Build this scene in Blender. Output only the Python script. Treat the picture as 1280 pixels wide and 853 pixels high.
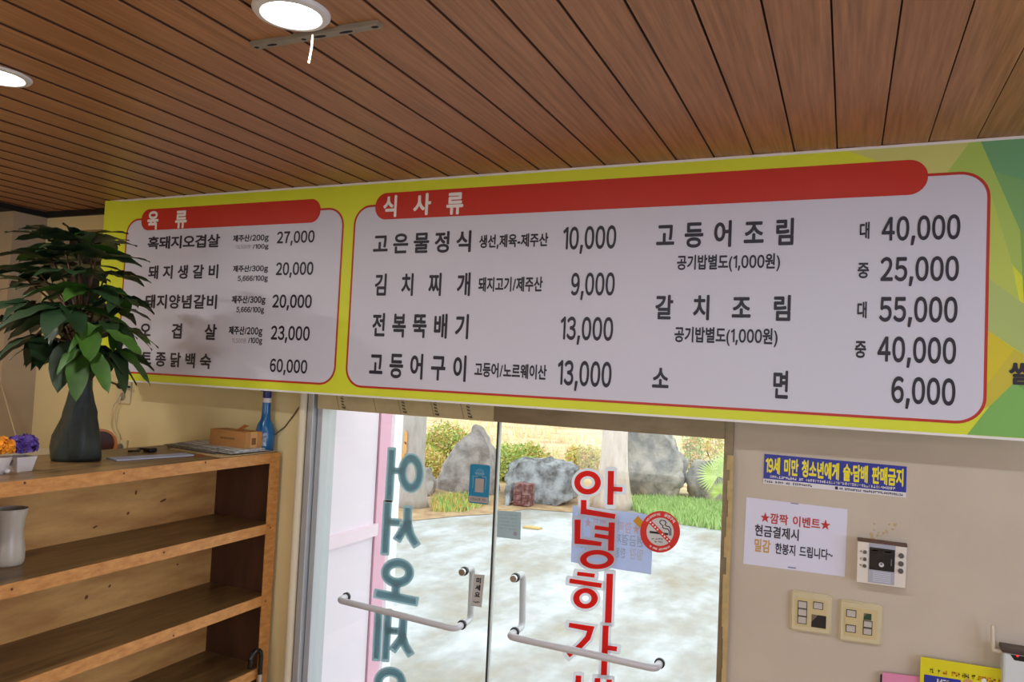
import bpy, bmesh, math, random
from mathutils import Vector, Matrix, noise

S = bpy.context.scene
C = S.collection
for o in list(bpy.data.objects):
    bpy.data.objects.remove(o)
random.seed(7)
PI = math.pi

# ------------------------------------------------------------------ camera
F_PX, YAW, PITCH, ROLL = 948.3, 0.4177, 0.0430, -0.0468
CAM = Vector((0, 0, 1.95))
R3 = Matrix.Rotation(YAW, 3, 'Z') @ Matrix.Rotation(PITCH, 3, 'X') @ Matrix.Rotation(ROLL, 3, 'Y')
cam = bpy.data.cameras.new('camera')
cam.sensor_width = 36.0
cam.lens = F_PX / 1280 * 36.0
cam.clip_start = 0.05
cam.clip_end = 300
cam_o = bpy.data.objects.new('camera', cam)
C.objects.link(cam_o)
cx, cy, cz = R3 @ Vector((1, 0, 0)), R3 @ Vector((0, 1, 0)), R3 @ Vector((0, 0, 1))
cam_o.matrix_world = Matrix(((cx.x, cz.x, -cy.x, CAM.x), (cx.y, cz.y, -cy.y, CAM.y), (cx.z, cz.z, -cy.z, CAM.z), (0, 0, 0, 1)))
S.camera = cam_o

# ------------------------------------------------------------------ light and exposure
S.view_settings.view_transform = 'Standard'
S.view_settings.look = 'None'
S.view_settings.exposure = 0.0
S.view_settings.gamma = 1.0
S.view_settings.use_curve_mapping = False
S.cycles.use_denoising = True
S.cycles.max_bounces = 8
S.cycles.transparent_max_bounces = 16
S.cycles.sample_clamp_indirect = 6.0
SKY = 2.3
LAMP_W = 4.6
DAY_RIGHT_W = 48.0
DAY_BACK_W = 14.0
wd = bpy.data.worlds.new('overcast_sky')
S.world = wd
wd.use_nodes = True
wd.node_tree.nodes['Background'].inputs[0].default_value = (0.93, 0.97, 1.0, 1)
wd.node_tree.nodes['Background'].inputs[1].default_value = SKY


def area_light(name, loc, rot, sx, sy, power, col):
    l = bpy.data.lights.new(name, 'AREA')
    l.shape = 'RECTANGLE'
    l.size, l.size_y, l.energy, l.color = sx, sy, power, col
    o = bpy.data.objects.new(name, l)
    C.objects.link(o)
    o.location, o.rotation_euler = loc, rot
    return o


# daylight area lights: inferred window at right, added unseen one at the rear
area_light('unseen_daylight', (3.28, 0.3, 1.55), (0, PI / 2, 0), 1.5, 2.4, DAY_RIGHT_W, (0.56, 0.66, 1.0))
area_light('unseen_daylight', (-1.4, -3.38, 1.55), (PI / 2, 0, 0), 3.0, 1.5, DAY_BACK_W, (0.95, 0.96, 1.0))

# ------------------------------------------------------------------ pixel -> point on a plane of the place
def ray(u, v):
    return R3 @ Vector(((u - 640) / F_PX, 1, -(v - 426.5) / F_PX))


def at_y(u, v, y):
    d = ray(u, v)
    return CAM + d * (y / d.y)


def at_z(u, v, z):
    d = ray(u, v)
    return CAM + d * ((z - CAM.z) / d.z)


def at_x(u, v, x):
    d = ray(u, v)
    return CAM + d * (x / d.x)


# ------------------------------------------------------------------ materials
def lin(c):
    return tuple(((x / 255) / 12.92 if x / 255 <= 0.04045 else ((x / 255 + 0.055) / 1.055) ** 2.4) for x in c)


MATS = {}


def mat(name, rgb, rough=0.6, metal=0.0, var=0.0, scale=8.0, stretch=(1, 1, 1), rgb2=None, spec=0.5, bump=0.0, detail=4.0, coat=0.0, emit=0.0, contrast=None, bdist=0.02):
    if name in MATS:
        return MATS[name]
    m = bpy.data.materials.new(name)
    m.use_nodes = True
    nt = m.node_tree
    b = nt.nodes['Principled BSDF']
    c = lin(rgb)
    b.inputs['Base Color'].default_value = (*c, 1)
    b.inputs['Roughness'].default_value = rough
    b.inputs['Metallic'].default_value = metal
    b.inputs['Specular IOR Level'].default_value = spec
    b.inputs['Coat Weight'].default_value = coat
    if emit:
        b.inputs['Emission Color'].default_value = (*c, 1)
        b.inputs['Emission Strength'].default_value = emit
    if var or rgb2 or bump:
        tc = nt.nodes.new('ShaderNodeTexCoord')
        mp = nt.nodes.new('ShaderNodeMapping')
        mp.inputs['Scale'].default_value = stretch
        ns = nt.nodes.new('ShaderNodeTexNoise')
        ns.inputs['Scale'].default_value = scale
        ns.inputs['Detail'].default_value = detail
        ns.inputs['Roughness'].default_value = 0.6
        nt.links.new(tc.outputs['Object'], mp.inputs[0])
        nt.links.new(mp.outputs[0], ns.inputs['Vector'])
        if var or rgb2:
            cr = nt.nodes.new('ShaderNodeValToRGB')
            lo, hi = contrast or (0.3, 0.7)
            cr.color_ramp.elements[0].position = lo
            cr.color_ramp.elements[1].position = hi
            c2 = lin(rgb2) if rgb2 else tuple(min(1, x * (1 + var)) for x in c)
            c1 = c if rgb2 else tuple(x * (1 - var) for x in c)
            cr.color_ramp.elements[0].color = (*c1, 1)
            cr.color_ramp.elements[1].color = (*c2, 1)
            nt.links.new(ns.outputs['Fac'], cr.inputs[0])
            nt.links.new(cr.outputs[0], b.inputs['Base Color'])
        if bump:
            bp = nt.nodes.new('ShaderNodeBump')
            bp.inputs['Strength'].default_value = bump
            bp.inputs['Distance'].default_value = bdist
            nt.links.new(ns.outputs['Fac'], bp.inputs['Height'])
            nt.links.new(bp.outputs[0], b.inputs['Normal'])
    MATS[name] = m
    return m


def translucent(name, rgb, amount=0.5):
    if name in MATS:
        return MATS[name]
    m = mat(name, rgb, 0.5)
    nt = m.node_tree
    b = nt.nodes['Principled BSDF']
    out = nt.nodes['Material Output']
    t = nt.nodes.new('ShaderNodeBsdfTranslucent'); t.inputs[0].default_value = (*lin(rgb), 1)
    x = nt.nodes.new('ShaderNodeMixShader'); x.inputs[0].default_value = amount
    nt.links.new(b.outputs[0], x.inputs[1]); nt.links.new(t.outputs[0], x.inputs[2]); nt.links.new(x.outputs[0], out.inputs[0])
    return m


def glass_mat(name, tint=(0.95, 0.97, 0.96), gloss=1.0):
    m = bpy.data.materials.new(name)
    m.use_nodes = True
    nt = m.node_tree
    nt.nodes.clear()
    out = nt.nodes.new('ShaderNodeOutputMaterial')
    mix = nt.nodes.new('ShaderNodeMixShader')
    tr = nt.nodes.new('ShaderNodeBsdfTransparent')
    gl = nt.nodes.new('ShaderNodeBsdfGlossy')
    lw = nt.nodes.new('ShaderNodeLayerWeight')
    pw = nt.nodes.new('ShaderNodeMath'); pw.operation = 'POWER'; pw.inputs[1].default_value = 5.0
    fr = nt.nodes.new('ShaderNodeMath'); fr.operation = 'MULTIPLY_ADD'; fr.inputs[1].default_value = 0.8; fr.inputs[2].default_value = 0.03
    lw.inputs[0].default_value = 0.5
    nt.links.new(lw.outputs['Facing'], pw.inputs[0]); nt.links.new(pw.outputs[0], fr.inputs[0])
    tr.inputs[0].default_value = (*tint, 1)
    gl.inputs['Roughness'].default_value = 0.02
    gl.inputs[0].default_value = (gloss, gloss, gloss, 1)
    nt.links.new(fr.outputs[0], mix.inputs[0])
    nt.links.new(tr.outputs[0], mix.inputs[1])
    nt.links.new(gl.outputs[0], mix.inputs[2])
    nt.links.new(mix.outputs[0], out.inputs[0])
    MATS[name] = m
    return m


M = dict(
    ceil=mat('ceiling wood boards', (138, 92, 54), 0.45, scale=6, stretch=(14, 0.5, 4), rgb2=(184, 132, 88), contrast=(0.3, 0.72), detail=8),
    groove=mat('board groove shadow gap', (62, 34, 18), 0.8),
    wall=mat('cream painted plaster', (224, 204, 152), 0.75, var=0.05, scale=3.0, bump=0.03),
    wallcool=mat('cream plaster with cool light in it', (200, 187, 168), 0.75, var=0.05, scale=3.0, bump=0.03),  # same plaster as the rest, bluish light on it put into the colour
    wallr=mat('peach painted plaster', (226, 196, 134), 0.75, var=0.04, scale=3.0),
    floor=mat('brown floor sheet', (190, 162, 128), 0.5, var=0.12, scale=4),
    cloth=mat('banner yellow print', (218, 227, 52), 0.5, var=0.03, scale=5),
    hem=mat('banner white hem', (235, 232, 228), 0.5),
    panel=mat('banner white print', (209, 209, 222), 0.45),
    red=mat('banner red print', (196, 44, 26), 0.45),
    redline=mat('banner red line print', (186, 46, 32), 0.45),
    ink=mat('charcoal print', (38, 33, 48), 0.5),
    inkn=mat('grey small print', (150, 142, 142), 0.5),
    white=mat('white print', (240, 236, 232), 0.5),
    steel=mat('brushed steel', (190, 194, 198), 0.4, 0.35, var=0.06, scale=30, stretch=(1, 1, 0.05)),
    bronze=mat('brown coated steel', (134, 116, 88), 0.4, 0.35, var=0.18, scale=7, stretch=(1, 1, 3)),
    residue=mat('masking tape residue', (120, 98, 62), 0.8, var=0.35, scale=26, stretch=(1, 1, 0.35)),
    paperfilm=mat('printed film on header', (206, 188, 146), 0.55, var=0.12, scale=9),
    dark=mat('dark gap', (18, 14, 12), 0.8),
    black=mat('black plastic', (22, 20, 21), 0.4),
    handle=mat('satin aluminium tube', (208, 208, 212), 0.45, 0.25),
    cap=mat('chrome cap', (200, 200, 200), 0.2, 0.9),
    shelfedge=mat('orange wood edge', (212, 152, 84), 0.5, rgb2=(178, 116, 54), scale=60, stretch=(1, 0.35, 1)),
    shelftop=mat('worn dark wood board', (142, 110, 68), 0.36, rgb2=(86, 62, 36), scale=6, stretch=(5, 0.7, 1), detail=8),
    shelfback=mat('knotty plywood back', (228, 178, 106), 0.6, rgb2=(180, 124, 64), scale=7, stretch=(1, 0.45, 2.0), detail=8),
    shelfside=mat('dark stained side board', (92, 56, 34), 0.55, rgb2=(70, 42, 26), scale=6, stretch=(2, 2, 0.5)),
    leaf=mat('dark glossy leaf', (34, 58, 32), 0.42, var=0.3, scale=14),
    leaf2=mat('mid green leaf', (52, 90, 20), 0.55, var=0.25, scale=14),
    trunkv=mat('dark green trunk', (38, 46, 40), 0.5, var=0.3, scale=10, stretch=(3, 3, 0.7), bump=0.25),
    stem=mat('brown stem', (92, 62, 38), 0.7, var=0.2),
)
glass_mat('door glass')


# ------------------------------------------------------------------ object helpers
def link(name, bm, mats, root=None, parent=None, loc=None, smooth=False):
    """one mesh object; vertices come in world coordinates"""
    me = bpy.data.meshes.new(name)
    base = Vector(loc) if loc is not None else (root.location.copy() if root else Vector((0, 0, 0)))
    if base.length:
        bmesh.ops.translate(bm, verts=bm.verts, vec=-base)
    bm.normal_update()
    bm.to_mesh(me)
    bm.free()
    for m in (mats if isinstance(mats, (list, tuple)) else [mats]):
        me.materials.append(m)
    if smooth:
        me.polygons.foreach_set('use_smooth', [True] * len(me.polygons))
        if smooth is not True:
            me.set_sharp_from_angle(angle=math.radians(smooth))
    o = bpy.data.objects.new(name, me)
    C.objects.link(o)
    if root is None and parent is None:
        o.location = base
    else:
        o.parent = parent or root
    return o


def tag(o, label, cat, group=None):
    o['label'], o['category'] = label, cat
    if group:
        o['group'] = group
    return o


def thing(name, loc, label, cat, group=None):
    o = bpy.data.objects.new(name, None)
    o.empty_display_size = 0.05
    C.objects.link(o)
    o.location = loc
    return tag(o, label, cat, group)


def struct(o):
    o['kind'] = 'structure'
    return o


def B():
    return bmesh.new()


def box(bm, x0, x1, y0, y1, z0, z1, mi=0, bev=0.0):
    r = bmesh.ops.create_cube(bm, size=1)
    vs = r['verts']
    for v in vs:
        v.co = Vector(((x0 + x1) / 2 + v.co.x * (x1 - x0), (y0 + y1) / 2 + v.co.y * (y1 - y0), (z0 + z1) / 2 + v.co.z * (z1 - z0)))
    fs = list({f for v in vs for f in v.link_faces})
    for f in fs:
        f.material_index = mi
    if bev:
        es = list({e for v in vs for e in v.link_edges})
        r2 = bmesh.ops.bevel(bm, geom=es, offset=bev, segments=2, affect='EDGES', profile=0.5)
        for f in r2['faces']:
            f.material_index = mi
    return vs


def poly(bm, pts, mi=0):
    f = bm.faces.new([bm.verts.new(p) for p in pts])
    f.material_index = mi
    return f


def tube(bm, pts, r, n=10, mi=0, caps=True):
    """swept round bar along a list of points; r a number or one per point"""
    pts = [Vector(p) for p in pts]
    rs = r if isinstance(r, (list, tuple)) else [r] * len(pts)
    rings, prev = [], None
    for i, p in enumerate(pts):
        t = (pts[min(i + 1, len(pts) - 1)] - pts[max(i - 1, 0)]).normalized()
        if prev is None:
            a = Vector((0, 0, 1)) if abs(t.z) < 0.9 else Vector((1, 0, 0))
            s = t.cross(a).normalized()
        else:
            s = (prev - t * prev.dot(t)).normalized()
        prev = s
        w = t.cross(s)
        rings.append([bm.verts.new(p + (s * math.cos(2 * PI * k / n) + w * math.sin(2 * PI * k / n)) * rs[i]) for k in range(n)])
    for a, b in zip(rings, rings[1:]):
        for k in range(n):
            f = bm.faces.new((a[k], a[(k + 1) % n], b[(k + 1) % n], b[k]))
            f.material_index = mi
    if caps:
        for rg in (rings[0][::-1], rings[-1]):
            f = bm.faces.new(rg)
            f.material_index = mi


def lathe(bm, c, prof, n=24, mi=0, axis='Z', wob=None):
    """prof: list of (radius, height)"""
    c = Vector(c)
    rings = []
    for r, h in prof:
        ring = []
        for k in range(n):
            a = 2 * PI * k / n
            rr = r * (wob(a, h) if wob else 1)
            if axis == 'Z':
                p = Vector((rr * math.cos(a), rr * math.sin(a), h))
            elif axis == 'Y':
                p = Vector((rr * math.cos(a), -h, rr * math.sin(a)))
            else:
                p = Vector((h, rr * math.cos(a), rr * math.sin(a)))
            ring.append(bm.verts.new(c + p))
        rings.append(ring)
    for a, b in zip(rings, rings[1:]):
        for k in range(n):
            f = bm.faces.new((a[k], a[(k + 1) % n], b[(k + 1) % n], b[k]))
            f.material_index = mi
    for rg, ok in ((rings[0][::-1], prof[0][0] > 1e-4), (rings[-1], prof[-1][0] > 1e-4)):
        if ok:
            f = bm.faces.new(rg)
            f.material_index = mi


def bend(pts, rad=0.03, n=5):
    """round the inner corners of a polyline"""
    pts = [Vector(p) for p in pts]
    out = [pts[0]]
    for a, b, c in zip(pts, pts[1:], pts[2:]):
        d1, d2 = (a - b), (c - b)
        q = min(rad, d1.length * 0.45, d2.length * 0.45)
        p1, p2 = b + d1.normalized() * q, b + d2.normalized() * q
        for i in range(n + 1):
            t = i / n
            out.append(p1 * (1 - t) ** 2 + b * 2 * t * (1 - t) + p2 * t * t)
    out.append(pts[-1])
    return out


# ------------------------------------------------------------------ lettering
_tc = bpy.data.curves.new('glyph_source', 'FONT')
_to = bpy.data.objects.new('glyph_source', _tc)
C.objects.link(_to)
_G = {}
_FW = {**{str(i): chr(0xFF10 + i) for i in range(10)}, 'g': '\uFF47', ',': '\uFF0C'}


def glyph(ch):
    if ch in _G:
        return _G[ch]
    if ch == '1':
        vs = [(0.30, 0.62), (0.52, 0.745), (0.575, 0.745), (0.575, 0.0), (0.495, 0.0), (0.495, 0.64), (0.33, 0.56)]
        _G[ch] = (vs, [tuple(range(6, -1, -1))])
        return _G[ch]
    if ch == ',':
        _G[ch] = ([(0.05, -0.17), (0.13, -0.17), (0.21, 0.10), (0.09, 0.10)], [(0, 1, 2, 3)])
        return _G[ch]
    if ch == '~':
        vs, n = [], 12
        for i in range(n + 1):
            t = i / n
            vs.append((0.05 + 0.5 * t, 0.36 + 0.07 * math.sin(2 * PI * t) + 0.03))
        for i in range(n, -1, -1):
            t = i / n
            vs.append((0.05 + 0.5 * t, 0.36 + 0.07 * math.sin(2 * PI * t) - 0.03))
        _G[ch] = (vs, [(i, 2 * n + 1 - i, 2 * n - i, i + 1) for i in range(n)])
        return _G[ch]
    _tc.body = _FW.get(ch, ch)
    bpy.context.view_layer.update()
    e = _to.evaluated_get(bpy.context.evaluated_depsgraph_get())
    me = e.to_mesh()
    vs = [(v.co.x, v.co.y) for v in me.vertices]
    fs = [tuple(p.vertices) for p in me.polygons]
    e.to_mesh_clear()
    _G[ch] = (vs, fs)
    return _G[ch]


for _c in '육류식사흑돼지오겹살생갈비양념토종닭백숙제주산고은물정김치찌개전복뚝배기등어구이조림소면쌀선육기노르웨공밥별도원대중세미만청년에게술담판매금깜짝벤트현결시한봉드립니다밀감요연역은입0123456789g/()-★·NOSMKIG':
    glyph(_c)
bpy.data.objects.remove(_to)
bpy.data.curves.remove(_tc)


def stamp(bm, ch, fx, bold, mi=0):
    """dilated glyph: fx maps em coordinates (and a layer number) to a 3D point"""
    vs, fs = glyph(ch)
    sh = [(0, 0)] + ([(bold * math.cos(k * PI / 4), bold * math.sin(k * PI / 4)) for k in range(8)] if bold else [])
    for k, (dx, dy) in enumerate(sh):
        nv = [bm.verts.new(fx(x + dx, y + dy, k)) for x, y in vs]
        for f in fs:
            try:
                fc = bm.faces.new([nv[i] for i in f])
                fc.material_index = mi
            except ValueError:
                pass


def gbox(ch):
    vs, _ = glyph(ch)
    xs = [p[0] for p in vs]
    return min(xs), max(xs)


def is_h(ch):
    return ord(ch) > 0x2E00 and ch not in '\uFF0C'


def write(bm, text, bl, tr, Y, mode='h', bold=0.02, mi=0, spaced=False, gw=None, flip=False, slant=0.0, droop=0.0):
    """text between pixel bottom-left bl and top-right tr on the plane y = Y.
    mode h: hangul box, d: digits (height of the figures)"""
    a, b = at_y(*bl, Y), at_y(*tr, Y)
    write_xz(bm, text, a.x, b.x, a.z, b.z, Y, mode, bold, mi, spaced, gw, droop)


def write_xz(bm, text, x0, x1, z0, z1, Y, mode='h', bold=0.02, mi=0, spaced=False, gw=None, droop=0.0):
    e0, e1 = ((-0.08, 0.84) if mode == 'h' else (0.0, 0.745))
    sz = (z1 - z0) / (e1 - e0)
    put = []
    if spaced:
        n = len(text)
        w = gw if gw else (x1 - x0) / (n * 1.25)
        pit = (x1 - x0 - w) / max(1, n - 1)
        for i, ch in enumerate(text):
            if ch != ' ':
                put.append((ch, x0 + i * pit, w / 0.86, 0.03))
        for ch, ox, sx, lx in put:
            stamp(bm, ch, lambda x, y, k, ox=ox, sx=sx, lx=lx: Vector((ox + (x - lx) * sx, Y - k * 4e-6, z0 + (y - e0) * sz + droop * (ox - x0))), bold, mi)
        return
    cur, lay = 0.0, []
    for ch in text:
        if ch == ' ':
            cur += 0.32
            continue
        if is_h(ch) and ch != '·':
            lay.append((ch, cur, 0.0))
            cur += 0.92
        else:
            g0, g1 = gbox(ch)
            lay.append((ch, cur + 0.065, g0))
            cur += (g1 - g0) + 0.13
    tot = cur
    sx = (x1 - x0) / tot
    for ch, ox, g0 in lay:
        stamp(bm, ch, lambda x, y, k, ox=ox, g0=g0: Vector((x0 + (ox + x - g0) * sx, Y - k * 4e-6, z0 + (y - e0) * sz + droop * ox * sx)), bold, mi)


def fine_print(bm, x0, x1, z0, z1, Y, slope=0.0, mi=0, seed=1, fill=0.75):
    """illegible small print: little broken strokes like far-away type"""
    rd = random.Random(seed)
    h = z1 - z0
    x = x0
    while x < x1 - h * 0.8:
        w = h * rd.uniform(0.6, 0.95)
        zz = z0 + slope * (x - x0)
        if rd.random() < fill:
            for k in range(3):
                if rd.random() < 0.5:
                    a, b = x + w * rd.uniform(0, 0.3), x + w * rd.uniform(0.6, 0.95)
                    c = zz + h * rd.uniform(0, 0.8)
                    poly(bm, [(a, Y, c), (b, Y, c), (b, Y, c + h * 0.18), (a, Y, c + h * 0.18)], mi)
                else:
                    a = x + w * rd.uniform(0.05, 0.8)
                    poly(bm, [(a, Y, zz), (a + h * 0.16, Y, zz), (a + h * 0.16, Y, zz + h), (a, Y, zz + h)], mi)
        x += w * 1.1


# ------------------------------------------------------------------ room shell
WY = 2.562                    # face of the wall with the doors
CZ = 2.667                    # ceiling
XL, XR, YB = -3.95, 3.35, -3.45
DX0, DX1, DTOP = -2.066, -0.332, 1.95
bm = B()
T = 0.22
RX0, RX1, RZ0, RZ1 = at_y(64, 300, WY).x, -3.12, 2.10, 2.565
box(bm, XL - 0.3, RX0, WY, WY + T, 0, CZ + 0.05)
box(bm, RX0, RX1, WY, WY + T, 0, RZ0)
box(bm, RX0, RX1, WY, WY + T, RZ1, CZ + 0.05)
box(bm, RX1, DX0, WY, WY + T, 0, CZ + 0.05)
box(bm, DX0, DX1, WY, WY + T, DTOP, CZ + 0.05)
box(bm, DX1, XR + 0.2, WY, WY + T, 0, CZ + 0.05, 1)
struct(link('wall_front', bm, [M['wall'], M['wallcool']]))
bm = B(); box(bm, XL - 0.2, XL, YB, WY, 0, CZ + 0.05); struct(link('wall_left', bm, M['wallr']))
# right and rear walls, each with a window opening
bm = B()
box(bm, XR, XR + 0.2, YB, -1.0, 0, CZ); box(bm, XR, XR + 0.2, 1.6, WY, 0, CZ)
box(bm, XR, XR + 0.2, -1.0, 1.6, 0, 0.8); box(bm, XR, XR + 0.2, -1.0, 1.6, 2.3, CZ)
struct(link('wall_right', bm, M['wall']))
bm = B()
box(bm, XL, -3.0, YB - 0.2, YB, 0, CZ); box(bm, 0.2, XR, YB - 0.2, YB, 0, CZ)
box(bm, -3.0, 0.2, YB - 0.2, YB, 0, 0.8); box(bm, -3.0, 0.2, YB - 0.2, YB, 2.3, CZ)
struct(link('wall_back', bm, M['wall']))
for nm, ax in (('window_1', 0), ('added_rear_window', 1)):  # the rear window is unseen, added to bring light from behind
    bm = B()
    if ax == 0:
        for y0, y1, z0, z1 in ((-1.0, 1.6, 0.8, 0.86), (-1.0, 1.6, 2.24, 2.3), (-1.0, -0.94, 0.86, 2.24), (1.54, 1.6, 0.86, 2.24), (0.27, 0.33, 0.86, 2.24)):
            box(bm, XR + 0.05, XR + 0.12, y0, y1, z0, z1)
    else:
        for x0, x1, z0, z1 in ((-3.0, 0.2, 0.8, 0.86), (-3.0, 0.2, 2.24, 2.3), (-3.0, -2.94, 0.86, 2.24), (0.14, 0.2, 0.86, 2.24), (-1.43, -1.37, 0.86, 2.24)):
            box(bm, x0, x1, YB - 0.12, YB - 0.05, z0, z1)
    w = struct(link(nm, bm, M['steel']))
    bm = B()
    if ax == 0:
        box(bm, XR + 0.08, XR + 0.086, -0.95, 1.55, 0.85, 2.25)
    else:
        box(bm, -2.95, 0.15, YB - 0.086, YB - 0.08, 0.85, 2.25)
    link('pane', bm, MATS['door glass'], parent=w)
bm = B(); box(bm, XL, XR, YB, WY + 0.02, -0.1, 0.0); struct(link('floor', bm, M['floor']))
# pier in the corner
bm = B(); box(bm, XL, -3.78, 2.39, WY, 0, CZ); struct(link('trim_1', bm, mat('grey beige plaster', (178, 158, 130), 0.75, var=0.05)))
# beam over the left wall
bm = B(); box(bm, XL, XL + 0.03, YB, 2.39, 2.60, CZ); struct(link('trim_2', bm, M['wall']))
# dark panel closing the wall recess behind the plant
bm = B(); box(bm, RX0, RX1, WY + 0.10, WY + 0.14, RZ0, RZ1); struct(link('recess_back', bm, M['dark']))

# ceiling: boards running towards the door wall, V gaps between them
bm = B()
G0, GP = 0.3153, 0.11951
n0, n1 = -26, 37
for n in range(n0, n1):
    xa, xb = G0 - (n + 1) * GP, G0 - n * GP
    xa, xb = max(xa, XL - 0.02), min(xb, XR)
    if xb - xa < 0.02:
        continue
    y0, y1, g, d = YB, WY, 0.0016, 0.008
    prof = [(xa, CZ + d), (xa, CZ), (xb - 0.0055, CZ - 0.004), (xb - 0.0040, CZ - 0.0032), (xb - 0.0034, CZ + d), (xb, CZ + d)]
    mis = [0, 0, 0, 1, 1]
    va = [bm.verts.new((x, y0, z)) for x, z in prof]
    vb = [bm.verts.new((x, y1, z)) for x, z in prof]
    for i in range(5):
        f = bm.faces.new((va[i], va[i + 1], vb[i + 1], vb[i]))
        f.material_index = mis[i]
box(bm, XL - 0.2, XR + 0.2, YB - 0.2, WY + T, CZ + 0.02, CZ + 0.12, 1)
struct(link('ceiling', bm, [M['ceil'], M['groove']]))
# dark strip where ceiling meets the front wall
bm = B(); box(bm, XL, -3.19, WY - 0.02, WY, CZ - 0.03, CZ - 0.001); box(bm, XL, -3.78 + 0.02, 1.2, WY - 0.0, CZ - 0.03, CZ - 0.001)
struct(link('trim_3', bm, M['dark']))

# ------------------------------------------------------------------ doorway
bm = B()
ZH = 1.770                    # underside of the door head
box(bm, -1.983, -1.186, 2.535, 2.66, ZH, DTOP, 0)
hd = struct(link('trim_4', bm, M['paperfilm']))
bm = B()                       # printed marks and joints of the film
for u in (420, 466, 497, 538, 575):
    a, b = at_y(u - 3, 492, 2.5345), at_y(u + 5, 522 + (u - 500) * 0.05, 2.5345)
    poly(bm, [(a.x, 2.5344, 1.865), (a.x + 0.004, 2.5344, 1.865), (a.x + 0.034, 2.5344, ZH + 0.004), (a.x + 0.030, 2.5344, ZH + 0.004)], 0)
for u in (421, 497, 537, 578):
    p = at_y(u, 500, 2.534)
    for k in range(5):
        q = 0.006 * (k - 2)
        poly(bm, [(p.x + 0.02 + q * .5, 2.534, 1.835 - k * 0.012), (p.x + 0.034 + q * .5, 2.534, 1.832 - k * 0.012), (p.x + 0.036 + q * .5, 2.534, 1.825 - k * 0.012), (p.x + 0.022 + q * .5, 2.534, 1.828 - k * 0.012)], 1)
    poly(bm, [(p.x + 0.035, 2.534, ZH + 0.008), (p.x + 0.047, 2.534, ZH + 0.008), (p.x + 0.041, 2.534, ZH + 0.02)], 1)
link('film_print', bm, [mat('film joint', (166, 148, 112), 0.7), mat('film print', (108, 96, 78), 0.7)], parent=hd)
bm = B()
box(bm, -1.186, -0.358, 2.54, 2.66, ZH + 0.008, DTOP)
box(bm, -1.186, -0.358, 2.545, 2.65, ZH, ZH + 0.008)
struct(link('trim_5', bm, M['bronze']))
bm = B()                       # right jamb
box(bm, -0.360, DX1, 2.545, 2.70, 0, DTOP)
jr = struct(link('trim_6', bm, M['bronze']))
bm = B()
rd = random.Random(3)
z = 0.02
while z < 1.72:
    h = rd.uniform(0.02, 0.07)
    w = rd.uniform(0.006, 0.017)
    box(bm, DX1 - w, DX1 + 0.004, 2.540, 2.5452, z, min(z + h, 1.72))
    z += h
link('paint_residue', bm, mat('cream paint residue', (190, 165, 112), 0.8, var=0.15, scale=30), parent=jr)
bm = B()                       # left jamb: brown gap with torn tape, then two steel strips
box(bm, -2.068, -2.036, 2.552, 2.70, 0, DTOP)
struct(link('trim_7', bm, M['residue']))
bm = B()
box(bm, -2.036, -2.008, 2.540, 2.68, 0, DTOP, bev=0.002)
struct(link('trim_8', bm, M['steel']))
bm = B()
box(bm, -2.004, -1.978, 2.565, 2.66, 0, ZH, bev=0.002)
struct(link('trim_13', bm, M['steel']))
bm = B()
box(bm, -2.009, -2.003, 2.575, 2.66, 0, ZH)
struct(link('trim_9', bm, M['dark']))
bm = B()                       # white vertical pipe cover beside the jamb
xa, xb = at_y(369, 560, 2.53).x, at_y(378, 560, 2.53).x
lathe(bm, ((xa + xb) / 2, 2.545, 0), [((xb - xa) / 2, 0.0), ((xb - xa) / 2, 2.0)], 16)
struct(link('trim_10', bm, mat('ivory painted pipe', (226, 214, 186), 0.5), smooth=40))
bm = B(); box(bm, -2.04, -0.34, 2.56, 2.70, 0.0, 0.012); struct(link('trim_11', bm, M['steel']))

GY = 2.600                    # inner face of the glass


def mount(bmr, bmc, p, out):
    """rubber ring (and metal cap) around a handle bolt; out = -1 towards the room"""
    lathe(bmr, (p.x, GY, p.z), [(0.0175, 0.0), (0.0175, 0.010), (0.013, 0.012)], 16, axis='Y')


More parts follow.
